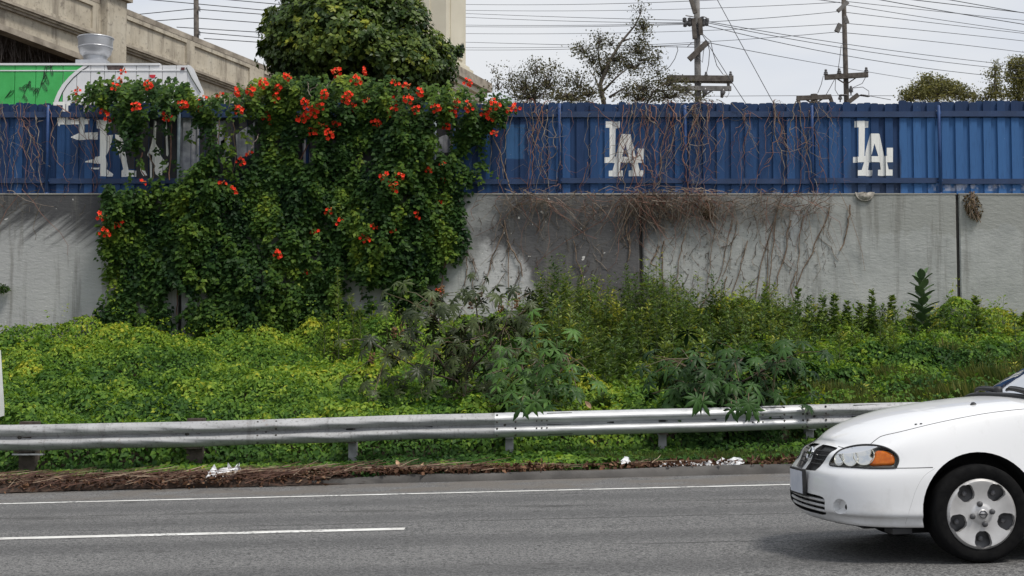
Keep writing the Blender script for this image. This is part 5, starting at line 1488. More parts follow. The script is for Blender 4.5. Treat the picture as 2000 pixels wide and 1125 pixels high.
for si, (a, b, mt) in enumerate([(-900, 4, m_rail_old), (0, 503, m_rail_old), (497, 972, m_rail_old), (966, 1572, m_rail_new), (1566, 2900, m_rail_old)]):
    n = max(14, int((b - a) / 11)); vs = []; fs = []
    lift = -.004 * (si % 2)
    for i in range(n + 1):
        px = a + (b - a) * i / n; Y = railY(px) + lift
        q = at(px, rtop(px), Y)
        dv = .010 * float(dent1(np.array(px / 100.), np.array(0.))) * (1.6 if mt is m_rail_old else .6)
        sagz = -.006 * math.sin(px / 47.) if mt is m_rail_old else 0
        for k, (o, h) in enumerate(PROF):
            w = 1 + .10 * float(dent2(np.array(px / 100.), np.array(k * .4))) * (1 if mt is m_rail_old else .25)
            vs.append((q.x, Y + o * w + dv, q.z - .312 + h + sagz * (1 if h < .1 else .3)))
    w_ = len(PROF)
    for i in range(n):
        for k in range(w_ - 1):
            fs.append((i * w_ + k, i * w_ + k + 1, (i + 1) * w_ + k + 1, (i + 1) * w_ + k))
    m = MB().add(vs, fs)
    # back skin for thickness
    kk = len(vs); m.add([(x, y + .004, z) for x, y, z in vs], [f[::-1] for f in fs])
    o = m.build('beam', mt, guard, smooth=True)
    if mt is m_rail_new: o['label'] = 'newer shiny bright section of beam'
for k, px in enumerate((-285, 45, 375, 686, 995, 1296, 1586)):
    Y = railY(px); q = at(px, rtop(px), Y); zg = gz(q.x, Y) - .05
    if px < 400:
        MB().box((q.x - .10, Y + .16, zg), (q.x + .10, Y + .36, q.z + .03)).build('post', m_wpost, guard)['label'] = 'dark timber post'
        MB().box((q.x - .10, Y + .004, q.z - .34), (q.x + .10, Y + .155, q.z - .02)).build('blockout', m_wpost, guard)
    else:
        m = MB(); ww = .052
        m.box((q.x - ww, Y + .16, zg), (q.x + ww, Y + .168, q.z - .02)); m.box((q.x - .004, Y + .169, zg), (q.x + .004, Y + .30, q.z - .02)); m.box((q.x - ww, Y + .301, zg), (q.x + ww, Y + .309, q.z - .02))
        m.build('post', m_rpost, guard)
        MB().box((q.x - ww, Y + .004, q.z - .33), (q.x + ww, Y + .155, q.z - .0)).build('blockout', m_wpost if k % 2 else m_rpost, guard)
def bolt(px, f, r=.017, name='bolt'):
    """on the face of the beam, f = height from its lower edge"""
    Y = railY(px); q = at(px, rtop(px), Y)
    hs = [p_[1] for p_ in PROF][::-1]; os_ = [p_[0] for p_ in PROF][::-1]
    off = float(np.interp(f, hs, os_))
    c = Vector((q.x, Y + off - .006, q.z - .312 + f))
    if name == 'slot':
        return MB().box((c.x - .045, c.y - .003, c.z - .010), (c.x + .045, c.y + .006, c.z + .010)).build('slot', m_slot, guard)
    m = MB(); m.lathe([(0, -.012), (r * .8, -.009), (r, 0), (r, .006)], c, 8, 'y'); return m.build('bolt', m_bolt, guard, smooth=True)
for px in (39, 366): bolt(px, .157, .028)
for px in (683, 838): bolt(px, .157, name='slot')
for px in (1192, 1293, 1392): bolt(px, .157, name='slot')
for base in (520, 986, 1545, 1590):
    for dx in (-15, 21):
        for f in (.285, .195, .115, .03): bolt(base + dx, f, .014)
    bolt(base, .157, .018)
for px in (1048, 1058, 1068, 1468, 1478, 1488):
    bolt(px, .20, .011); bolt(px, .11, .011)
for a, b, f in ((1068, 1117, .290), (1068, 1115, .145), (1070, 1118, .028), (1488, 1530, .290), (1486, 1530, .145), (1665, 1775, .290), (1662, 1780, .145)):
    Y = railY((a + b) / 2); qa, qb = at(a, rtop(a), railY(a)), at(b, rtop(b), railY(b))
    off = float(np.interp(f, [p_[1] for p_ in PROF][::-1], [p_[0] for p_ in PROF][::-1])) - .007
    MB().beam((qa.x, railY(a) + off, qa.z - .312 + f), (qb.x, railY(b) + off, qb.z - .312 + f), .004, .012).build('scrape', m_slot, guard)
# bent plate under the left end
q = at(60, 884, railY(60)); MB().box((q.x - .22, q.y - .03, q.z - .03), (q.x + .16, q.y + .05, q.z - .012)).build('backing_plate', m_rail_old, guard)

# white marker board at the left edge, standing in the ivy
m_wb = simple('white_board', (.62, .62, .60), (.78, .78, .76), 4, .6)
pts = [(-46, 676), (0, 684), (7, 796), (7, 812), (-46, 830)]
q0 = at(0, 740, 18.9)
mk = empty('marker_board', (q0.x, 18.9, gz(q0.x, 18.9)), 'white board leaning in the ivy at the left edge behind the guardrail', 'marker board')
MB().prism([(at(a, b, 18.9).x, at(a, b, 18.9).z) for a, b in pts], (0, 18.9, 0), (1, 0, 0), (0, 0, 1), (0, 1, 0), .03).build('board', m_wb, mk, fix=True)
qa = at(-26, 820, 18.95); MB().beam((qa.x, 18.95, gz(qa.x, 18.95) - .05), (qa.x, 18.95, qa.z + .5), .05, .05, (0, 1, 0)).build('stake', m_wpost, mk)

# ---- litter along the kerb
m_tw = [simple('litter_twig_dark', (.05, .025, .018), (.12, .062, .042), 9, .95), simple('litter_twig_pale', (.20, .14, .095), (.34, .26, .185), 9, .95)]
m = MB(); rl = random.Random(77)
dens = wob(91, .9)
for i in range(800):
    px = rl.uniform(-120, 1000) if rl.random() < .85 else rl.uniform(1000, 1560)
    thin = np.interp(px, [-100, 560, 800, 960], [1, 1, .6, .18])
    if rl.random() > thin: continue
    Y = KERB_Y + rl.uniform(-.11, .46) * (1 if px < 700 else .5) + (.12 if px > 700 else 0)
    p0 = Vector((pxY(px, Y), Y, 0)); ln = rl.uniform(.15, .95); a = rl.gauss(0, .55) * (1 if rl.random() < .85 else 2.5)
    hb = .02 + .09 * max(0, 1 - abs(Y - KERB_Y - .1) / .35) * rl.random() + .03 * rl.random()
    rise = rl.uniform(-.03, .10)
    pts = []
    for k in range(4):
        s = (k / 3 - .5) * ln
        x, y = p0.x + s * math.cos(a), p0.y + s * math.sin(a) * .8 + rl.uniform(-.02, .02)
        z = max(G * x, (G * x + .10) if y > KERB_Y else G * x + max(0, .10 + (y - KERB_Y) * .36)) + hb * .6 + rise * (k / 3) + rl.uniform(0, .02)
        pts.append((x, y, z))
    r0 = rl.uniform(.002, .0065)
    m.tube(pts, [r0, r0 * .9, r0 * .8, r0 * .5], 3, 0 if rl.random() < .78 else 1, cap=False)
sl_v = []; sl_f = []; wl = wob(95, .8)
X = np.arange(-9.5, -1.6, .12)
for x in X:
    f = float(np.interp(x, [-9, -3.2, -1.8, 1.0], [1, 1, .1, 0])); o = .05 * float(wl(x, 0))
    for dy, dz in ((-.10 * f - .02 + o * f, .003), (-.06 * f - .01, .045 * f + .004), (-.02, .088 * f + .012), (.10, .10 + .025 * f), (.34, .10 + .02 * f + .015 * float(wl(x, 2))), (.62, .085)):
        sl_v.append((x, KERB_Y + dy + RNG.normal(0, .012), G * x + dz + RNG.uniform(0, .012)))
for i in range(len(X) - 1):
    for k in range(5): sl_f.append((i * 6 + k, i * 6 + 6 + k, i * 6 + 7 + k, i * 6 + k + 1))
tag(MB().add(sl_v, sl_f).build('litter_bed', simple('rotting_litter', (.028, .019, .014), (.075, .046, .032), 22, .95, bump=.8, bsc=60)), 'brown bed of rotting leaves heaped over the kerb at left', 'leaf litter', kind='stuff')
def litz(x, y):
    f = np.interp(x, [-9, -2.2, -.6, 1.0], [1, 1, .45, 0]); d_ = y - KERB_Y
    return G * x + np.where(d_ > 0, .105, np.clip(.10 + d_ * .36 / np.maximum(f, .05) , .0, .1) * (f > .05))
tag(m.build('fallen_twigs', m_tw), 'brown dry twigs swept up along the kerb at left', 'twigs', kind='stuff')
m_lit = leafmat('litter_leaf', [(0, (.05, .025, .016)), (.5, (.095, .05, .032)), (.85, (.20, .11, .065)), (1, (.36, .24, .15))], .85, .1, .15)
n = 11000
px = RNG.uniform(-150, 1640, n); Y = KERB_Y + RNG.normal(.13, .14, n) + np.where(px > 850, .22, 0)
px2 = px; X = (px - 1000) / F * Y
ok = (RNG.uniform(size=n) < np.interp(px, [-100, 700, 1000, 1600], [1, 1, .8, .7]) * np.clip(.62 + .5 * wob(97, .7)(X, 0 * X), .1, 1)) & ((px < 640) | (Y > KERB_Y + .02))
X, Y = X[ok], Y[ok]; n = len(X)
Z = litz(X, Y) + RNG.uniform(0.004, .04, n)
o = leaves('leaf_litter', np.stack([X, Y, Z], 1), rdir(n, 1.2), rdir(n), RNG.uniform(.035, .085, n), RNG.uniform(0, 1, n) ** 1.4, m_lit, KITE)
tag(o, 'reddish brown dead leaves lying along the kerb', 'leaf litter', kind='stuff')
# plastic bags
m_bag = simple('white_plastic_film', (.62, .63, .64), (.82, .83, .84), 14, .45)
def bag(label, pts, Y, h, seed, name='plastic_bag'):
    """crumpled film: a ragged strip of folds following the given points"""
    r = random.Random(seed); P3 = [at(a, b, Y) for a, b in pts]
    e = empty(name, P3[0], label, 'litter')
    for layer in range(2):
        vs = []; fs = []; n = len(P3); w = 7
        for i, p in enumerate(P3):
            hh = h * (.55 + .6 * math.sin(math.pi * (i + .3) / n)) * r.uniform(.7, 1.2)
            for k in range(w):
                q = k / (w - 1)
                vs.append((p.x + r.uniform(-.025, .025), p.y - .08 + .16 * q + r.uniform(-.03, .03) + layer * .05, p.z + hh * math.sin(math.pi * q) * r.uniform(.35, 1.1) + layer * .01))
        for i in range(n - 1):
            for k in range(w - 1): fs.append((i * w + k, i * w + k + 1, (i + 1) * w + k + 1, (i + 1) * w + k))
        MB().add(vs, fs).build('film', m_bag, e)
    return e
bag('crumpled white plastic bag on the twigs at left', [(402, 939), (408, 937), (414, 935), (422, 936), (430, 940), (438, 941), (446, 938), (454, 933), (460, 926), (465, 921)], 16.75, .15, 1)
bag('white plastic bag lying by the kerb near the car', [(1396, 911), (1404, 909), (1412, 909), (1420, 909), (1428, 908), (1436, 908), (1444, 907), (1450, 904)], 16.95, .075, 2)
bag('long thin strip of white plastic by the right steel post', [(1286, 911), (1300, 911), (1314, 911), (1326, 912), (1336, 914), (1350, 914), (1362, 913), (1374, 912), (1386, 909), (1396, 908)], 16.95, .06, 3, 'plastic_strip')
bag('small crumpled clear plastic scrap on the verge under the middle of the rail', [(1216, 906), (1220, 903), (1224, 901), (1228, 906)], 17.0, .06, 4, 'plastic_scrap')
bag('small grey scrap of plastic half buried in twigs at far left', [(44, 951), (52, 950), (60, 949), (70, 950)], 16.7, .05, 5, 'plastic_scrap')
for a, b, h, lab in ((780, 912, 22, 'left one of two pale curled leaves standing on the kerb edge'), (822, 918, 18, 'right one of two pale curled leaves standing on the kerb edge')):
    o = link('dry_leaf_curl', leafmesh('dry_leaf_curl', .10, .045, simple('tan_leaf', (.42, .26, .16), (.5, .33, .2), 20, .8), .3, .3), None, at(a, b, 16.85))
    o.rotation_euler = (R(70), R(rs.uniform(-25, 25)), R(rs.uniform(-40, 40))); tag(o, lab, 'leaf')
o = link('dry_leaf_curl', leafmesh('dry_leaf_curl', .14, .06, bpy.data.materials['tan_leaf'], .3, .3), None, at(1154, 799, 19.0))
o.rotation_euler = (R(70), R(-25), R(20)); tag(o, 'pale tan curled leaf caught in the weeds above the shiny rail section', 'leaf')
# ------------------------------------------------------------------ white sedan, front in view
cw = gnd(1910, 1097)                                   # where the near front tyre meets the road
HEAD = R(3.0)
ROLL = math.atan(G)
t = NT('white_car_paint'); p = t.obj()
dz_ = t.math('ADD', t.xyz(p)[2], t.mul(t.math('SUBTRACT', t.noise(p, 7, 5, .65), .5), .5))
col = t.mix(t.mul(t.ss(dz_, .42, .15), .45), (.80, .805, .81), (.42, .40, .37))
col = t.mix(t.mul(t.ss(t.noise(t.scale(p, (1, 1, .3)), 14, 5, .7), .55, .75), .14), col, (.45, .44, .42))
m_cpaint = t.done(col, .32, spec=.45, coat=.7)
m_black = simple('black_plastic', (.012, .012, .013), (.02, .02, .021), 30, .55)
m_well = simple('wheel_well_black', (.006, .006, .006), None, rough=.9)
m_tyre = simple('tyre_rubber', (.0055, .0055, .006), (.010, .010, .010), 25, .95, spec=.12, bump=.2, bsc=60)
m_cap2 = simple('silver_wheel_cap', (.52, .51, .50), (.66, .65, .64), 9, .36, .5)
m_steelw = simple('black_steel_wheel', (.06, .06, .063), (.11, .11, .115), 9, .5, .3)
m_chrome = simple('chrome', (.75, .76, .78), None, rough=.12, metal=1.0)
m_amber = simple('amber_reflector', (.50, .10, .005), (.62, .16, .01), 40, .25)
m_refl = simple('lamp_reflector', (.50, .50, .46), (.62, .62, .57), 12, .3, .45)
m_seam = simple('panel_gap', (.05, .05, .052), None, rough=.8)
t = NT('clear_lens')
gl = t.n('ShaderNodeBsdfGlossy'); gl.inputs['Roughness'].default_value = .06
tr = t.n('ShaderNodeBsdfTransparent'); tr.inputs[0].default_value = (.93, .93, .91, 1)
fr = t.n('ShaderNodeFresnel'); fr.inputs[0].default_value = 1.09
mx = t.n('ShaderNodeMixShader'); t.t.links.new(fr.outputs[0], mx.inputs[0]); t.t.links.new(tr.outputs[0], mx.inputs[1]); t.t.links.new(gl.outputs[0], mx.inputs[2]); t.t.links.new(mx.outputs[0], t.out.inputs['Surface'])
m_lens = t.mat
t = NT('window_glass')
gl = t.n('ShaderNodeBsdfGlossy'); gl.inputs['Roughness'].default_value = .03
tr = t.n('ShaderNodeBsdfTransparent'); tr.inputs[0].default_value = (.42, .47, .46, 1)
fr = t.n('ShaderNodeFresnel'); fr.inputs[0].default_value = 1.55
mx = t.n('ShaderNodeMixShader'); t.t.links.new(fr.outputs[0], mx.inputs[0]); t.t.links.new(tr.outputs[0], mx.inputs[1]); t.t.links.new(gl.outputs[0], mx.inputs[2]); t.t.links.new(mx.outputs[0], t.out.inputs['Surface'])
m_glass = t.mat

# local frame: x rearward from the front axle, y away from the camera (0 = centre line), z up
Fx = Vector((math.cos(HEAD) * math.cos(ROLL), math.sin(HEAD), math.sin(ROLL))).normalized()
Fy = Vector((-math.sin(HEAD), math.cos(HEAD), 0)); Fz = Fx.cross(Fy).normalized(); Fy = Fz.cross(Fx)
HALF = .855
M3 = Matrix((Fx, Fy, Fz)).transposed()
ORG = cw + Fy * (HALF - .10)                           # point on the road under the axle centre (tyre centre is 0.10 in from the flank)
CARM = Matrix.Translation(ORG) @ M3.to_4x4()
CINV = CARM.inverted()
car = bpy.data.objects.new('white_sedan', None); COL.objects.link(car); car.matrix_world = CARM
car.empty_display_size = .2
tag(car, 'white four door sedan cut by the right edge, front end facing left on the road', 'car')
def clink(name, me, parent=None):
    o = bpy.data.objects.new(name, me); COL.objects.link(o); o.parent = parent or car
    return o
def cb(mb, name, mats, parent=None, smooth=False):
    return clink(name, mb.mesh(name, mats, smooth), parent)
# control cage: rows = stations round the outline from the front centre to the rear centre
#        (x, y) scale is given for the widest line; each level has its own inset
ST = [(-.885, 0.0), (-.877, .22), (-.852, .45), (-.785, .64), (-.62, .775), (-.38, .832), (-.10, .850), (.35, .855), (.75, .855), (1.5, .855), (2.2, .853), (2.75, .845), (3.15, .80), (3.42, .68), (3.54, .42), (3.57, 0.0)]
# hood/belt line height and position per station (shoulder)
SHX = [-.722, -.714, -.675, -.60, -.50, -.36, -.12, .35, .75, 1.5, 2.2, 2.75, 3.10, 3.33, 3.44, 3.47]
SHY = [0.0, .21, .42, .58, .67, .725, .755, .775, .785, .79, .785, .765, .70, .58, .38, 0]
SHZ = [.715, .712, .700, .705, .745, .80, .866, .925, .945, .965, .985, 1.0, 1.01, 1.01, 1.01, 1.01]
def station(i):
    x, y = ST[i]; sx, sy, sz = SHX[i], SHY[i], SHZ[i]
    front = x < -.3; rear = x > 2.9
    fx = lambda d: d if front else (-d if rear else 0)
    pts = []
    zb = .205 + (.012 if i < 3 else .006 if i == 3 else 0) if front else .20
    yi = lambda f, d=0: max(0, y * f - (d if y > .1 else 0))
    pts.append((x + fx(.16), yi(.84), zb + .012))
    pts.append((x + fx(.055), yi(.972), zb))
    cr = 1 if 3 <= i <= 6 else 0
    pts.append((x + fx(.030 + .018 * cr), yi(.984 - .012 * cr), zb + .045 ))
    pts.append((x + fx(.012 + .014 * cr), yi(.993 - .008 * cr), zb + .074))
    pts.append((x + fx(.004 - .008 * cr), yi(.999 + .005 * cr), zb + .086))
    pts.append((x + fx(.0), yi(1.0), zb + .13))
    pts.append((x + fx(.0), y, .43))
    pts.append((x + fx(.012), y * .998, .525))
    pts.append((x + fx(.045), y * .992, .562))
    pts.append((x + fx(.075) * (1 if front else .6), y * .982, .60 if front else .62))
    pts.append((x * .45 + sx * .55, y * .48 + sy * .52, .60 + (sz - .60) * .62))
    pts.append((sx - fx(.012), sy + (.008 if y > .1 else 0), sz - .022))
    pts.append((sx + fx(.02), max(0, sy - .012) if y > .1 else 0, sz + .004))
    return pts
def topz(i, f):
    """height of the centre surfaces: bonnet, then the body under the glass, then the boot"""
    sx, sz = SHX[i], SHZ[i]
    return sz
cage = []
HOODZ = [(-.715, .723), (-.66, .765), (-.58, .815), (-.40, .880), (-.19, .928), (.10, .968), (.34, .992), (.60, .99), (1.5, .98), (2.6, 1.02), (3.2, 1.05), (3.46, 1.012)]
def hz(x): return float(np.interp(x, [a for a, b in HOODZ], [b for a, b in HOODZ]))
rows = [station(i) for i in range(len(ST))]
nl = len(rows[0])
# centre grid on top: fill between shoulder and centreline with two more columns
verts = []; idx = {}
def put(key, p):
    idx[key] = len(verts); verts.append(p)
NS = len(ST)
for i in range(NS):
    for l in range(nl):
        for s in (1, -1):
            x, y, z = rows[i][l]
            if y == 0 and s == -1: idx[(i, l, -1)] = idx[(i, l, 1)]; continue
            put((i, l, s), (x, -y * s, z))     # s = 1 is the camera side (negative y)
faces = []
def q4(*k):
    f = [idx[a] for a in k]; u = []
    for a in f:
        if a not in u: u.append(a)
    if len(u) > 2: faces.append(tuple(u))
for i in range(NS - 1):
    for l in range(nl - 1):
        q4((i, l, 1), (i + 1, l, 1), (i + 1, l + 1, 1), (i, l + 1, 1))
        q4((i, l, -1), (i, l + 1, -1), (i + 1, l + 1, -1), (i + 1, l, -1))
# top surface: strips across the car for each station pair, columns at fractions of the half width
L_ = nl - 1
FR = [.80, .5, 0.0]
for i in range(1, NS - 1):
    sx, sy, sz = rows[i][L_]
    # a hood crease sits at 0.8 of the half width
    for f in FR:
        zc = hz(sx) if -.7 < sx < 3.4 else sz
        bulge = (zc - sz) * {(.80): .50, (.5): .86, 0.0: 1.0}[f]
        for s in (1, -1):
            if f == 0 and s == -1: idx[(i, 'c', 0.0, -1)] = idx[(i, 'c', 0.0, 1)]; continue
            put((i, 'c', f, s), (sx + (0 if i > 3 else -.0), -sy * f * s, sz + bulge))
for s in (1, -1):
    for i in range(1, NS - 2):
        cols_a = [(i, L_, s)] + [(i, 'c', f, s) for f in FR]
        cols_b = [(i + 1, L_, s)] + [(i + 1, 'c', f, s) for f in FR]
        for k in range(3):
            q = (cols_a[k], cols_b[k], cols_b[k + 1], cols_a[k + 1])
            q4(*(q if s == 1 else q[::-1]))
    # noses: close front and rear between station 1 and the end
    for i, e_ in ((1, 0), (NS - 2, NS - 1)):
        cols = [(i, L_, s)] + [(i, 'c', f, s) for f in FR]
        for k in range(3):
            q = (cols[k], cols[k + 1], (e_, L_, 1))
            if (s == 1) == (i == 1): q = q[::-1]
            q4(*q)
# floor
for i in range(NS - 1):
    q4((i, 0, 1), (i, 0, -1), (i + 1, 0, -1), (i + 1, 0, 1))
me = bpy.data.meshes.new('cage'); me.from_pydata(verts, [], faces)
bm = bmesh.new(); bm.from_mesh(me); bmesh.ops.recalc_face_normals(bm, faces=bm.faces); bm.to_mesh(me); bm.free()
me.materials.append(m_cpaint); me.materials.append(m_well)
tmp = bpy.data.objects.new('cage', me); COL.objects.link(tmp)
ms = tmp.modifiers.new('s', 'SUBSURF'); ms.levels = 3; ms.render_levels = 3
def evalmesh(o):
    bpy.context.view_layer.update()
    dg = bpy.context.evaluated_depsgraph_get()
    r = bpy.data.meshes.new_from_object(o.evaluated_get(dg))
    return r
smooth_me = evalmesh(tmp)
bpy.data.objects.remove(tmp)
BV = BVHTree.FromPolygons([v.co.copy() for v in smooth_me.vertices], [tuple(p.vertices) for p in smooth_me.polygons])
# ray helpers on the smooth body
CAML = CINV @ CAM
def hit_px(px, py):
    d = (CINV.to_3x3() @ ray(px, py)).normalized()
    return BV.ray_cast(CAML, d)[:2]
def hit_front(y, z):
    return BV.ray_cast(Vector((-3, y, z)), Vector((1, 0, 0)))[:2]
def hit_top(x, y):
    return BV.ray_cast(Vector((x, y, 3)), Vector((0, 0, -1)))[:2]
def rings(outline, hit, offs, nr=5):
    """patch over an outline: concentric rings projected on the body, pushed along the normal"""
    cx = sum(a for a, b in outline) / len(outline); cy = sum(b for a, b in outline) / len(outline)
    vs = []; n = len(outline)
    c, nn = hit(cx, cy)
    vs.append(c + nn * offs)
    for r in range(1, nr + 1):
        for a, b in outline:
            h, n2 = hit(cx + (a - cx) * r / nr, cy + (b - cy) * r / nr)
            if h is None: h, n2 = vs[-1], Vector((0, -1, 0)); vs.append(h); continue
            vs.append(h + n2 * offs)
    fs = [(0, 1 + k, 1 + (k + 1) % n) for k in range(n)]
    for r in range(nr - 1):
        a = 1 + r * n
        fs += [(a + k, a + n + k, a + n + (k + 1) % n, a + (k + 1) % n) for k in range(n)]
    return vs, fs
def shell(outline, hit, o1, o2, nr=5):
    v1, f1 = rings(outline, hit, o1, nr); v2, f2 = rings(outline, hit, o2, nr)
    m = MB(); n = len(outline); k = len(v1)
    fs = list(f1) + [tuple(i + k for i in f[::-1]) for f in f2]
    a = 1 + (nr - 1) * n
    fs += [(a + i, a + k + i, a + k + (i + 1) % n, a + (i + 1) % n) for i in range(n)]
    m.add(v1 + v2, fs)
    return m
def curve_pts(pts, n=40, closed=True):
    """Catmull-Rom through 2D points"""
    o = []; m = len(pts); seg = m if closed else m - 1
    for i in range(seg):
        g_ = lambda k: pts[k % m] if closed else pts[max(0, min(m - 1, k))]
        p0, p1, p2, p3 = g_(i - 1), g_(i), g_(i + 1), g_(i + 2)
        for j in range(max(1, n // seg)):
            t_ = j / max(1, n // seg)
            f = lambda a, b, c, d: .5 * (2 * b + (c - a) * t_ + (2 * a - 5 * b + 4 * c - d) * t_ ** 2 + (3 * b - a - 3 * c + d) * t_ ** 3)
            o.append((f(p0[0], p1[0], p2[0], p3[0]), f(p0[1], p1[1], p2[1], p3[1])))
    return o
def mirror(mb):
    r = MB(); r.v = [(x, -y, z) for x, y, z in mb.v]; r.f = [f[::-1] for f in mb.f]; r.m = list(mb.m)
    return r
HL = curve_pts([(1621, 907), (1626, 895), (1640, 880), (1668, 871), (1700, 869), (1728, 874), (1748, 885), (1755, 897), (1751, 911), (1745, 914), (1700, 914.5), (1655, 912), (1628, 910)], 52)
cut_lamp = shell(HL, hit_px, .06, -.05)
# wheel arches and body openings are really cut
body_o = bpy.data.objects.new('b', smooth_me); COL.objects.link(body_o)
def cutter(mb, mat):
    mee = mb.mesh('cut', mat); bm = bmesh.new(); bm.from_mesh(mee); bmesh.ops.remove_doubles(bm, verts=bm.verts, dist=1e-6); bmesh.ops.recalc_face_normals(bm, faces=bm.faces); bm.to_mesh(mee); bm.free()
    o = bpy.data.objects.new('cut', mee); COL.objects.link(o); return o
cuts_ = []
RA = .352; ZA = .315
for xa in (0.0, 2.535):
    for s in (-1, 1):
        m = MB(); n = 48
        y0, y1 = sorted((s * .58, s * 1.2))
        vs = [(xa + math.cos(2 * math.pi * k / n) * RA, y, ZA + math.sin(2 * math.pi * k / n) * RA) for y in (y0, y1) for k in range(n)]
        m.add(vs, [tuple(range(n)), tuple(range(2 * n - 1, n - 1, -1))] + [(k, k + n, (k + 1) % n + n, (k + 1) % n) for k in range(n)])
        cuts_.append(cutter(m, m_well))
cuts_.append(cutter(cut_lamp, m_black)); cuts_.append(cutter(mirror(cut_lamp), m_black))
# fog recess scoops, near lower corners
fog = curve_pts([(1627, 990), (1630, 979), (1639, 974), (1649, 978), (1654.5, 990), (1651, 1001), (1642, 1004), (1632, 1000)], 32)
cf = shell(fog, hit_px, .05, -.05, 3)
cuts_.append(cutter(cf, m_cpaint)); cuts_.append(cutter(mirror(cf), m_cpaint))
# lower intake
LG = curve_pts([(-.42, .385), (-.2, .393), (0, .396), (.2, .393), (.42, .385), (.437, .33), (.40, .275), (.2, .268), (0, .266), (-.2, .268), (-.40, .275), (-.437, .33)], 48)
def hit_fx(y, z):
    h, nn = hit_front(y, z)
    return h, Vector((-1, 0, 0))
cg = shell(LG, hit_fx, .08, -.06, 4)
cuts_.append(cutter(cg, m_black))
# upper grille halves, either side of the painted centre bar
GR = [(-.035, .695), (-.12, .695), (-.20, .693), (-.31, .686), (-.335, .675), (-.30, .62), (-.27, .565), (-.245, .540), (-.12, .535), (-.04, .534), (-.035, .60), (-.035, .65)]
GR = [(a, b) for a, b in GR]
gg = shell(GR, hit_fx, .05, -.035, 3)
cuts_.append(cutter(gg, m_black)); cuts_.append(cutter(mirror(gg), m_black))
for c_ in cuts_:
    mo = body_o.modifiers.new('b', 'BOOLEAN'); mo.operation = 'DIFFERENCE'; mo.object = c_; mo.solver = 'EXACT'
    if hasattr(mo, 'material_mode'): mo.material_mode = 'TRANSFER'
    nxt = evalmesh(body_o)
    if len(nxt.polygons) > .6 * len(body_o.data.polygons):      # keep the last good body if a cut should fail
        body_o.modifiers.clear(); body_o.data = nxt
    else:
        body_o.modifiers.clear(); print('cut failed', cuts_.index(c_), len(nxt.polygons), len(body_o.data.polygons))
body_me = evalmesh(body_o)
bpy.data.objects.remove(body_o)
for c_ in cuts_: bpy.data.objects.remove(c_)
wi = [i for i, mm in enumerate(body_me.materials) if mm is m_well][0]
for pl_ in body_me.polygons:
    if pl_.normal.z < -.85 and pl_.center.z < .30: pl_.material_index = wi
bm = bmesh.new(); bm.from_mesh(body_me)
bmesh.ops.remove_doubles(bm, verts=bm.verts, dist=1e-5)
for f in bm.faces: f.smooth = True
for e_ in bm.edges:
    if len(e_.link_faces) == 2 and (e_.calc_face_angle(0) > R(32) or e_.link_faces[0].material_index != e_.link_faces[1].material_index): e_.smooth = False
bm.to_mesh(body_me); bm.free(); body_me.name = 'body'
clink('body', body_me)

# panel gaps: thin dark beads let into the surface
def seam(name, pts, hit, r=.0035, mat=None, off=-.001, n=40):
    q = curve_pts(pts, n, False) + [pts[-1]]
    P3 = []
    for a, b in q:
        h, nn = hit(a, b)
        if h is not None: P3.append(h + nn * off)
    if len(P3) < 2: return
    for f in (lambda v: v, lambda v: Vector((v.x, -v.y, v.z))):
        cb(MB().tube([f(v) for v in P3], r, 5), name, mat or m_seam)
seam('bonnet_gap', [(1700, 868), (1712, 858), (1725, 851), (1760, 843), (1830, 826), (1905, 811), (1960, 803), (2010, 798)], hit_px, .0035)
seam('bumper_gap', [(1750, 914.5), (1790, 914), (1822, 913)], hit_px, .003)
seam('bonnet_front_gap', [(-.29, .694), (-.34, .690), (-.40, .687), (-.46, .688)], hit_front, .003)
seam('bumper_corner_gap', [(1826, 915), (1805, 930), (1790, 955), (1780, 985), (1768, 1024)], hit_px, .0015, simple('pale_gap', (.42, .42, .42), None, rough=.6))
# head lamps
lr = shell(HL, hit_px, -.030, -.044)
cb(lr, 'headlight', m_refl, None, True); hl0 = car.children[-1]
hl_far = cb(mirror(lr), 'headlight', m_refl, None, True)
hl_near = [o for o in bpy.data.objects if o.name.startswith('headlight')][0]
lens = rings(HL, hit_px, .001, 6)
lm = MB().add(*lens); 
cb(lm, 'lens', m_lens, hl_near, True); cb(mirror(lm), 'lens', m_lens, hl_far, True)
ring = MB(); rp = []
for a, b in HL + HL[:1]:
    h, nn = hit_px(a, b); rp.append(h + nn * .0005)
ring.tube(rp, .0065, 5)
cb(ring, 'lamp_gasket', m_black, hl_near, True); cb(mirror(ring), 'lamp_gasket', m_black, hl_far, True)
AM = curve_pts([(1697, 906.5), (1706, 892), (1711, 880), (1730, 881), (1744, 888), (1747, 898), (1743, 906), (1720, 907)], 32)
am = shell(AM, hit_px, -.006, -.030, 3)
cb(am, 'turn_signal', m_amber, hl_near, True); cb(mirror(am), 'turn_signal', m_amber, hl_far, True)
def bowl(px, py, rx, ry, name):
    """concave reflector with a bulb, facing out of the lamp"""
    m = MB(); n = 24; rr = 6; vs = []
    for j in range(rr + 1):
        q = j / rr
        for k in range(n):
            a = 2 * math.pi * k / n
            h, nn = hit_px(px + math.cos(a) * rx * q, py + math.sin(a) * ry * q)
            vs.append(h + nn * (-.004 - .026 * (1 - q * q)))
    m.add(vs, [(j * n + k, j * n + (k + 1) % n, (j + 1) * n + (k + 1) % n, (j + 1) * n + k) for j in range(rr) for k in range(n)])
    for mm, pr in ((m, hl_near), (mirror(m), hl_far)): cb(mm, name, m_chrome, pr, True)
    rim = MB(); q = [Vector(v) for v in vs[-n:]] + [Vector(vs[-n])]
    rim.tube(q, .0035, 5)
    for mm, pr in ((rim, hl_near), (mirror(rim), hl_far)): cb(mm, 'reflector_rim', m_refl, pr, True)
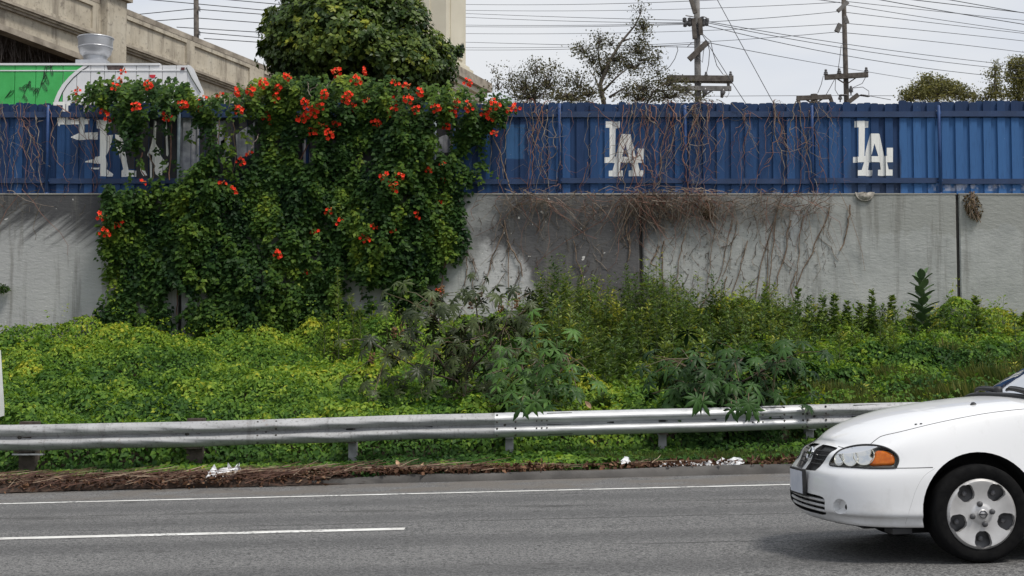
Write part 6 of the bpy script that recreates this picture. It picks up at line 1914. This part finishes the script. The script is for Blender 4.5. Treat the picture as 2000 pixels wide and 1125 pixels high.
bowl(1687, 889, 20, 19, 'lamp_bowl'); bowl(1660, 893, 15, 17, 'lamp_bowl'); bowl(1638, 897, 9, 12, 'lamp_bowl')
dv = MB(); hA, nA = hit_px(1655, 876); 
# grille slats and badge
for s in (-1, 1):
    for zz_ in (.578, .604, .632, .660):
        wmax = np.interp(zz_, [.54, .68], [.24, .315])
        P3 = []
        for k in range(9):
            y = s * (.05 + (wmax - .055) * k / 8); h, nn = hit_front(y, zz_)
            P3.append(h + Vector((.010, 0, 0)))
        cb(MB().tube(P3, .0055, 5), 'grille_slat', m_black)
h, nn = hit_front(-.0, .635)
bd = MB()
cc_ = h + nn * .012
ex = Vector((0, 1, 0)); ez = nn.cross(ex).normalized()
if ez.z < 0: ez = -ez
bd.tube([cc_ + ex * math.cos(2 * math.pi * k / 24) * .046 + ez * math.sin(2 * math.pi * k / 24) * .040 for k in range(25)], .0065, 6)
bd.beam(cc_ - ex * .062, cc_ + ex * .062, .012, .018, ez)
cb(bd, 'badge', m_chrome)
for zz_ in (.296, .329, .362):
    P3 = []
    for k in range(25):
        y = -.425 + .85 * k / 24; h, nn = hit_front(y, zz_)
        P3.append(h + Vector((.016, 0, 0)))
    cb(MB().tube(P3, .0095, 6), 'intake_slat', simple('silver_slat', (.42, .42, .42), (.5, .5, .5), 9, .4) if 'silver_slat' not in bpy.data.materials else bpy.data.materials['silver_slat'], None, True)
for y in (-.30, -.15, 0, .15, .30):
    h, nn = hit_front(y, .33); cb(MB().box((h.x + .035, y - .006, .28), (h.x + .05, y + .006, .385)), 'intake_rib', m_black)
# fog lamp eye at the back of the scoop
for s in (1, -1):
    h, nn = hit_px(1650, 991); m = MB(); c_ = h + nn * -.038; c_.y *= s
    m.lathe([(0, -.004), (.012, -.003), (.022, .004), (.022, .012)], c_, 14, 'y'); cb(m, 'fog_lamp', m_black, None, True)
# number plate in a black frame
hx = hit_front(0, .46)[0].x
pm = MB().box((hx - .030, -.165, .375), (hx - .008, .165, .545)); cb(pm, 'plate_frame', m_black); pf = bpy.data.objects['plate_frame']
m_plate = simple('plate_white', (.50, .53, .60), (.60, .62, .68), 12, .5)
pl2 = cb(MB().box((hx - .034, -.152, .388), (hx - .0305, .152, .532)), 'number_plate', m_plate)
mk_ = MB()
for k in range(7):
    y = -.12 + k * .038
    mk_.box((hx - .0355, y, .425), (hx - .0345, y + .008, .485)); mk_.box((hx - .0355, y + .016, .425), (hx - .0345, y + .024, .485)); mk_.box((hx - .0355, y + .0085, .45), (hx - .0345, y + .0155, .46))
# under tray and splash lip
MBx = MB().box((-.62, -.50, .19), (-.34, .50, .215)); cb(MBx, 'under_tray', m_black)
cb(MB().box((-.52, -.76, .180), (-.40, -.60, .215)), 'air_dam', m_black)
cb(MB().box((-.34, -.55, .16), (3.2, .55, .21)), 'underbody', m_well)
# washer nozzles, marks
for px, py in ((1789, 829), (1799, 828)):
    h, nn = hit_px(px, py); m = MB(); m.lathe([(0, .006), (.007, .005), (.009, 0)], h, 8); cb(m, 'bonnet_chip', m_black)
h, nn = hit_px(1901, 790); m = MB(); m.lathe([(0, .016), (.012, .013), (.022, 0)], h, 8); cb(m, 'washer_nozzle', m_black, None, True)

# wheels
def wheel(x, s):
    w = bpy.data.objects.new('wheel', None); COL.objects.link(w); w.parent = car; w.location = (x, s * (HALF - .10), .297); w.empty_display_size = .1
    y = s
    Rt = .297
    prof = [(.205, -.085), (.222, -.098), (.262, -.104), (.284, -.098), (.2935, -.080), (.297, -.04), (.297, .04), (.2935, .080), (.284, .098), (.262, .104), (.222, .098), (.205, .085)]
    clink('tyre', MB().lathe(prof, (0, 0, 0), 64, 'y').mesh('tyre', m_tyre, True), w)
    steel = MB().lathe([(.208, s * .06), (.195, s * .055), (.15, s * .035), (.11, s * .055), (.05, s * .05), (0, s * .05)], (0, 0, 0), 48, 'y')
    clink('rim', steel.mesh('rim', m_steelw, True), w)
    # cap: polar grid with five openings
    m = MB(); NR, NA = 26, 240; vs = []
    for j in range(NR + 1):
        r = .224 * j / NR
        q = r / .224
        yy_ = s * (.108 - .030 * max(0, q - .88) / .12 - .012 * math.sin(min(1, q / .88) * math.pi) + .006 * (q < .25))
        for k in range(NA):
            a = 2 * math.pi * k / NA
            vs.append((r * math.cos(a), yy_, r * math.sin(a)))
    def hole(r, a):
        q = r / .224
        if q < .46 or q > .905: return False
        d = (a - (-math.pi / 2)) / (2 * math.pi / 5); d = (d - round(d)) * 2 * math.pi / 5
        w_ = d * r; c = (q - .685) / .22
        half = .050 * (1 + .26 * c) * math.sqrt(max(0, 1 - .9 * abs(c) ** 4))
        return abs(w_) < half
    fs = []
    for j in range(NR):
        for k in range(NA):
            r = .224 * (j + .5) / NR; a = 2 * math.pi * (k + .5) / NA
            if hole(r, a): continue
            f = (j * NA + k, j * NA + (k + 1) % NA, (j + 1) * NA + (k + 1) % NA, (j + 1) * NA + k)
            fs.append(f if s > 0 else f[::-1])
    m.add(vs, fs)
    mee = m.mesh('wheel_cap', m_cap2, True)
    bm = bmesh.new(); bm.from_mesh(mee)
    bmesh.ops.remove_doubles(bm, verts=bm.verts, dist=1e-6); bmesh.ops.delete(bm, geom=[v for v in bm.verts if not v.link_faces], context='VERTS')
    for _ in range(3):
        bv = [v for v in bm.verts if v.is_boundary and .02 < math.hypot(v.co.x, v.co.z) < .215]
        nw = {}
        for v in bv:
            nb = [e.other_vert(v).co for e in v.link_edges if e.is_boundary]
            if len(nb) == 2: nw[v] = v.co * .4 + (nb[0] + nb[1]) * .3
        for v, c_ in nw.items(): v.co = c_
    ext = bmesh.ops.extrude_edge_only(bm, edges=[e for e in bm.edges if e.is_boundary])
    for v in ext['geom']:
        if isinstance(v, bmesh.types.BMVert):
            rr_ = math.hypot(v.co.x, v.co.z)
            v.co.y -= s * (.030 if rr_ < .215 else .012)
    bmesh.ops.recalc_face_normals(bm, faces=bm.faces)
    for e in bm.edges:
        if len(e.link_faces) == 2 and e.calc_face_angle(0) > R(35): e.smooth = False
    bm.to_mesh(mee); bm.free()
    cap = clink('wheel_cap', mee, w)
    # dished look in the openings
    for k in range(5):
        a = -math.pi / 2 + k * 2 * math.pi / 5
        c_ = (math.cos(a) * .15, s * .060, math.sin(a) * .15)
        clink('vent', MB().lathe([(0, s * .012), (.012, s * .010), (.016, 0)], c_, 10, 'y').mesh('vent', simple('dull_vent', (.08, .08, .085), (.16, .16, .17), 9, .5) if 'dull_vent' not in bpy.data.materials else bpy.data.materials['dull_vent'], True), w)
    for k in range(4):
        a = math.pi / 4 * 0 + k * math.pi / 2 + R(12)
        c_ = (math.cos(a) * .062, s * .106, math.sin(a) * .062)
        clink('lug_nut', MB().lathe([(0, s * .016), (.012, s * .016), (.016, s * .010), (.018, 0)], c_, 10, 'y').mesh('lug_nut', m_steelw, True), w)
    em = MB(); em.lathe([(0, s * .010), (.026, s * .010), (.030, s * .004)], (0, s * .110, 0), 20, 'y')
    clink('hub_badge', em.mesh('hub_badge', m_cap2, True), w)
    em = MB(); em.tube([(math.cos(2 * math.pi * k / 20) * .022, s * .122, math.sin(2 * math.pi * k / 20) * .022) for k in range(21)], .003, 5); em.beam((-.028, s * .122, 0), (.028, s * .122, 0), .005, .009)
    clink('hub_emblem', em.mesh('hub_emblem', m_steelw, True), w)
for x in (0, 2.535):
    for s in (-1, 1): wheel(x, s)

# glasshouse: smooth shell from cowl over the roof to the boot, glass set proud of it
GH = [(.58, .70, .965), (.87, .70, 1.140), (1.17, .635, 1.285), (1.40, .58, 1.370), (1.75, .565, 1.405), (2.25, .57, 1.375), (2.55, .60, 1.30), (2.85, .65, 1.17), (3.08, .66, 1.03)]
vs = []; cols = (-1, -.94, -.5, 0, .5, .94, 1)
for x, w_, z in GH:
    lowz = np.interp(x, SHX, SHZ) - .03
    wb = .785
    row = [(x, -wb, lowz), (x, -(wb + (w_ - wb) * .5), (lowz + z - .02) / 2)]
    row += [(x, w_ * c_, z + .028 * (1 - c_ * c_) - (.012 if abs(c_) == 1 else 0)) for c_ in cols]
    row += [(x, (wb + (w_ - wb) * .5), (lowz + z - .02) / 2), (x, wb, lowz)]
    vs += row
w_ = 11
m = MB().add(vs, [(i * w_ + k, i * w_ + k + 1, (i + 1) * w_ + k + 1, (i + 1) * w_ + k) for i in range(len(GH) - 1) for k in range(w_ - 1)])
me = m.mesh('roof', m_cpaint, True)
tmp = bpy.data.objects.new('t', me); COL.objects.link(tmp); q = tmp.modifiers.new('s', 'SUBSURF'); q.levels = 2
full = evalmesh(tmp); bpy.data.objects.remove(tmp)
# split: faces of the screen, the rear screen and the sides become glass, the rest roof and pillars
bm = bmesh.new(); bm.from_mesh(full)
def region(f):
    c_ = f.calc_center_median(); x, y, z = c_
    xw = x
    ay = abs(y)
    fz = (z - .96) / .43
    if .61 < x < 1.36 and ay < np.interp(x, [.58, 1.4], [.655, .545]): return 'windscreen'
    if 2.42 < x < 3.02 and ay < np.interp(x, [2.4, 3.05], [.52, .60]): return 'rear_window'
    lo_ = np.interp(x, SHX, SHZ) + .02; hi_ = np.interp(x, [a for a, b, c in GH], [c for a, b, c in GH]) - .055
    if ay > .55 and lo_ < z < hi_:
        if .92 < x < 1.62 and z < 1.30: return 'side_window'
        if 1.72 < x < 2.62: return 'side_window'
    return 'roof'
parts_ = {}
for f in bm.faces: parts_.setdefault((region(f), (1 if f.calc_center_median().y > 0 else -1) * (1 if f.calc_center_median().x < 1.67 else 2) if region(f) == 'side_window' else 0), []).append(f)
for (nm, key), fcs in parts_.items():
    m = MB(); ids = {}
    for f in fcs:
        t_ = []
        for v in f.verts:
            if v.index not in ids:
                ids[v.index] = len(m.v); m.v.append(tuple(v.co - (v.normal * .004 if nm != 'roof' else Vector((0, 0, 0)))))
            t_.append(ids[v.index])
        m.f.append(tuple(t_)); m.m.append(0)
    cb(m, nm, m_cpaint if nm == 'roof' else m_glass, None, True)
    if nm == 'windscreen':
        # black ceramic band round the edge of the glass
        em = MB()
        ed = {}
        for f in fcs:
            for e in f.edges:
                ed[e.index] = ed.get(e.index, 0) + 1
        bnd = [e for f in fcs for e in f.edges if ed[e.index] == 1]
        for e in bnd:
            a, b = e.verts[0].co + e.verts[0].normal * .003, e.verts[1].co + e.verts[1].normal * .003
            em.beam(a, b, .022, .006, tuple(e.verts[0].normal))
        cb(em, 'screen_band', m_black)
bm.free()
# plain dark cabin: seats and dash seen through the glass
cb(MB().box((.66, -.62, .90), (1.05, .62, 1.00)), 'dashboard', m_black)
for s in (-1, 1):
    mm = MB(); mm.box((1.45, s * .37 - .23, .75), (1.60, s * .37 + .23, 1.18)); mm.box((1.48, s * .37 - .12, 1.19), (1.58, s * .37 + .12, 1.32)); cb(mm, 'seat', simple('grey_seat', (.10, .10, .105), (.14, .14, .145), 20, .9) if 'grey_seat' not in bpy.data.materials else bpy.data.materials['grey_seat'])
# cowl panel, wipers, mirrors, door gaps and handles
cow = []
for k in range(13):
    y = -.66 + 1.32 * k / 12; h, nn = hit_top(.50 - .06 * (1 - (y / .66) ** 2), y)
    cow.append(h + Vector((0, 0, .004)))
cb(MB().tube(cow, .022, 6), 'cowl', m_black, None, True)
for y0_, y1_ in ((-.60, .05), (.02, .60)):
    P3 = []
    for k in range(7):
        q = k / 6; y = y0_ + (y1_ - y0_) * q; h, nn = hit_top(.50 - .05 * math.sin(math.pi * q), y)
        P3.append(h + Vector((-.02 + .07 * q, 0, .032 + .018 * math.sin(math.pi * q))))
    wp = cb(MB().tube(P3, [.020, .017, .015, .013, .013, .012, .009], 6), 'wiper', m_black, None, True)
    clink('wiper_blade', MB().tube([p + Vector((.025, .03, .012)) for p in P3[1:]], .008, 5).mesh('wiper_blade', m_black), wp)
    hb = MB(); hb.lathe([(.03, -.02), (.03, .012), (.018, .028), (0, .03)], P3[0], 10); clink('wiper_pivot', hb.mesh('wiper_pivot', m_black, True), wp)
for s in (-1, 1):
    mr = MB(); mr.lathe([(0, -.06), (.055, -.05), (.075, 0), (.07, .06), (.0, .075)], (1.02, s * .93, 1.02), 12, 'y'); cb(mr, 'door_mirror', m_cpaint, None, True)
    cb(MB().beam((1.02, s * .80, .985), (1.02, s * .90, 1.0), .04, .05), 'mirror_arm', m_black)
    for xd in (.62, 1.66, 2.38):
        P3 = []
        for zz_ in (.26, .35, .5, .65, .8, .92):
            h = BV.ray_cast(Vector((xd, s * 3, zz_)), Vector((0, -s, 0)))[0]
            if h is not None: P3.append(h)
        if len(P3) > 1: cb(MB().tube(P3, .003, 5), 'door_gap', m_seam)
    for xd in (1.50, 2.22):
        h = BV.ray_cast(Vector((xd, s * 3, .84)), Vector((0, -s, 0)))[0]
        cb(MB().tube([h + Vector((-.09, 0, 0)), h + Vector((-.07, s * .03, 0)), h + Vector((.07, s * .03, 0)), h + Vector((.09, 0, 0))], .013, 6), 'door_handle', m_cpaint, None, True)
    h = BV.ray_cast(Vector((6, s * .55, .82)), Vector((-1, 0, 0)))[0]
    cb(MB().box((h.x - .05, h.y - .14, .74), (h.x + .012, h.y + .14, .90)), 'tail_lamp', simple('red_lens', (.35, .01, .01), None, rough=.2) if 'red_lens' not in bpy.data.materials else bpy.data.materials['red_lens'])
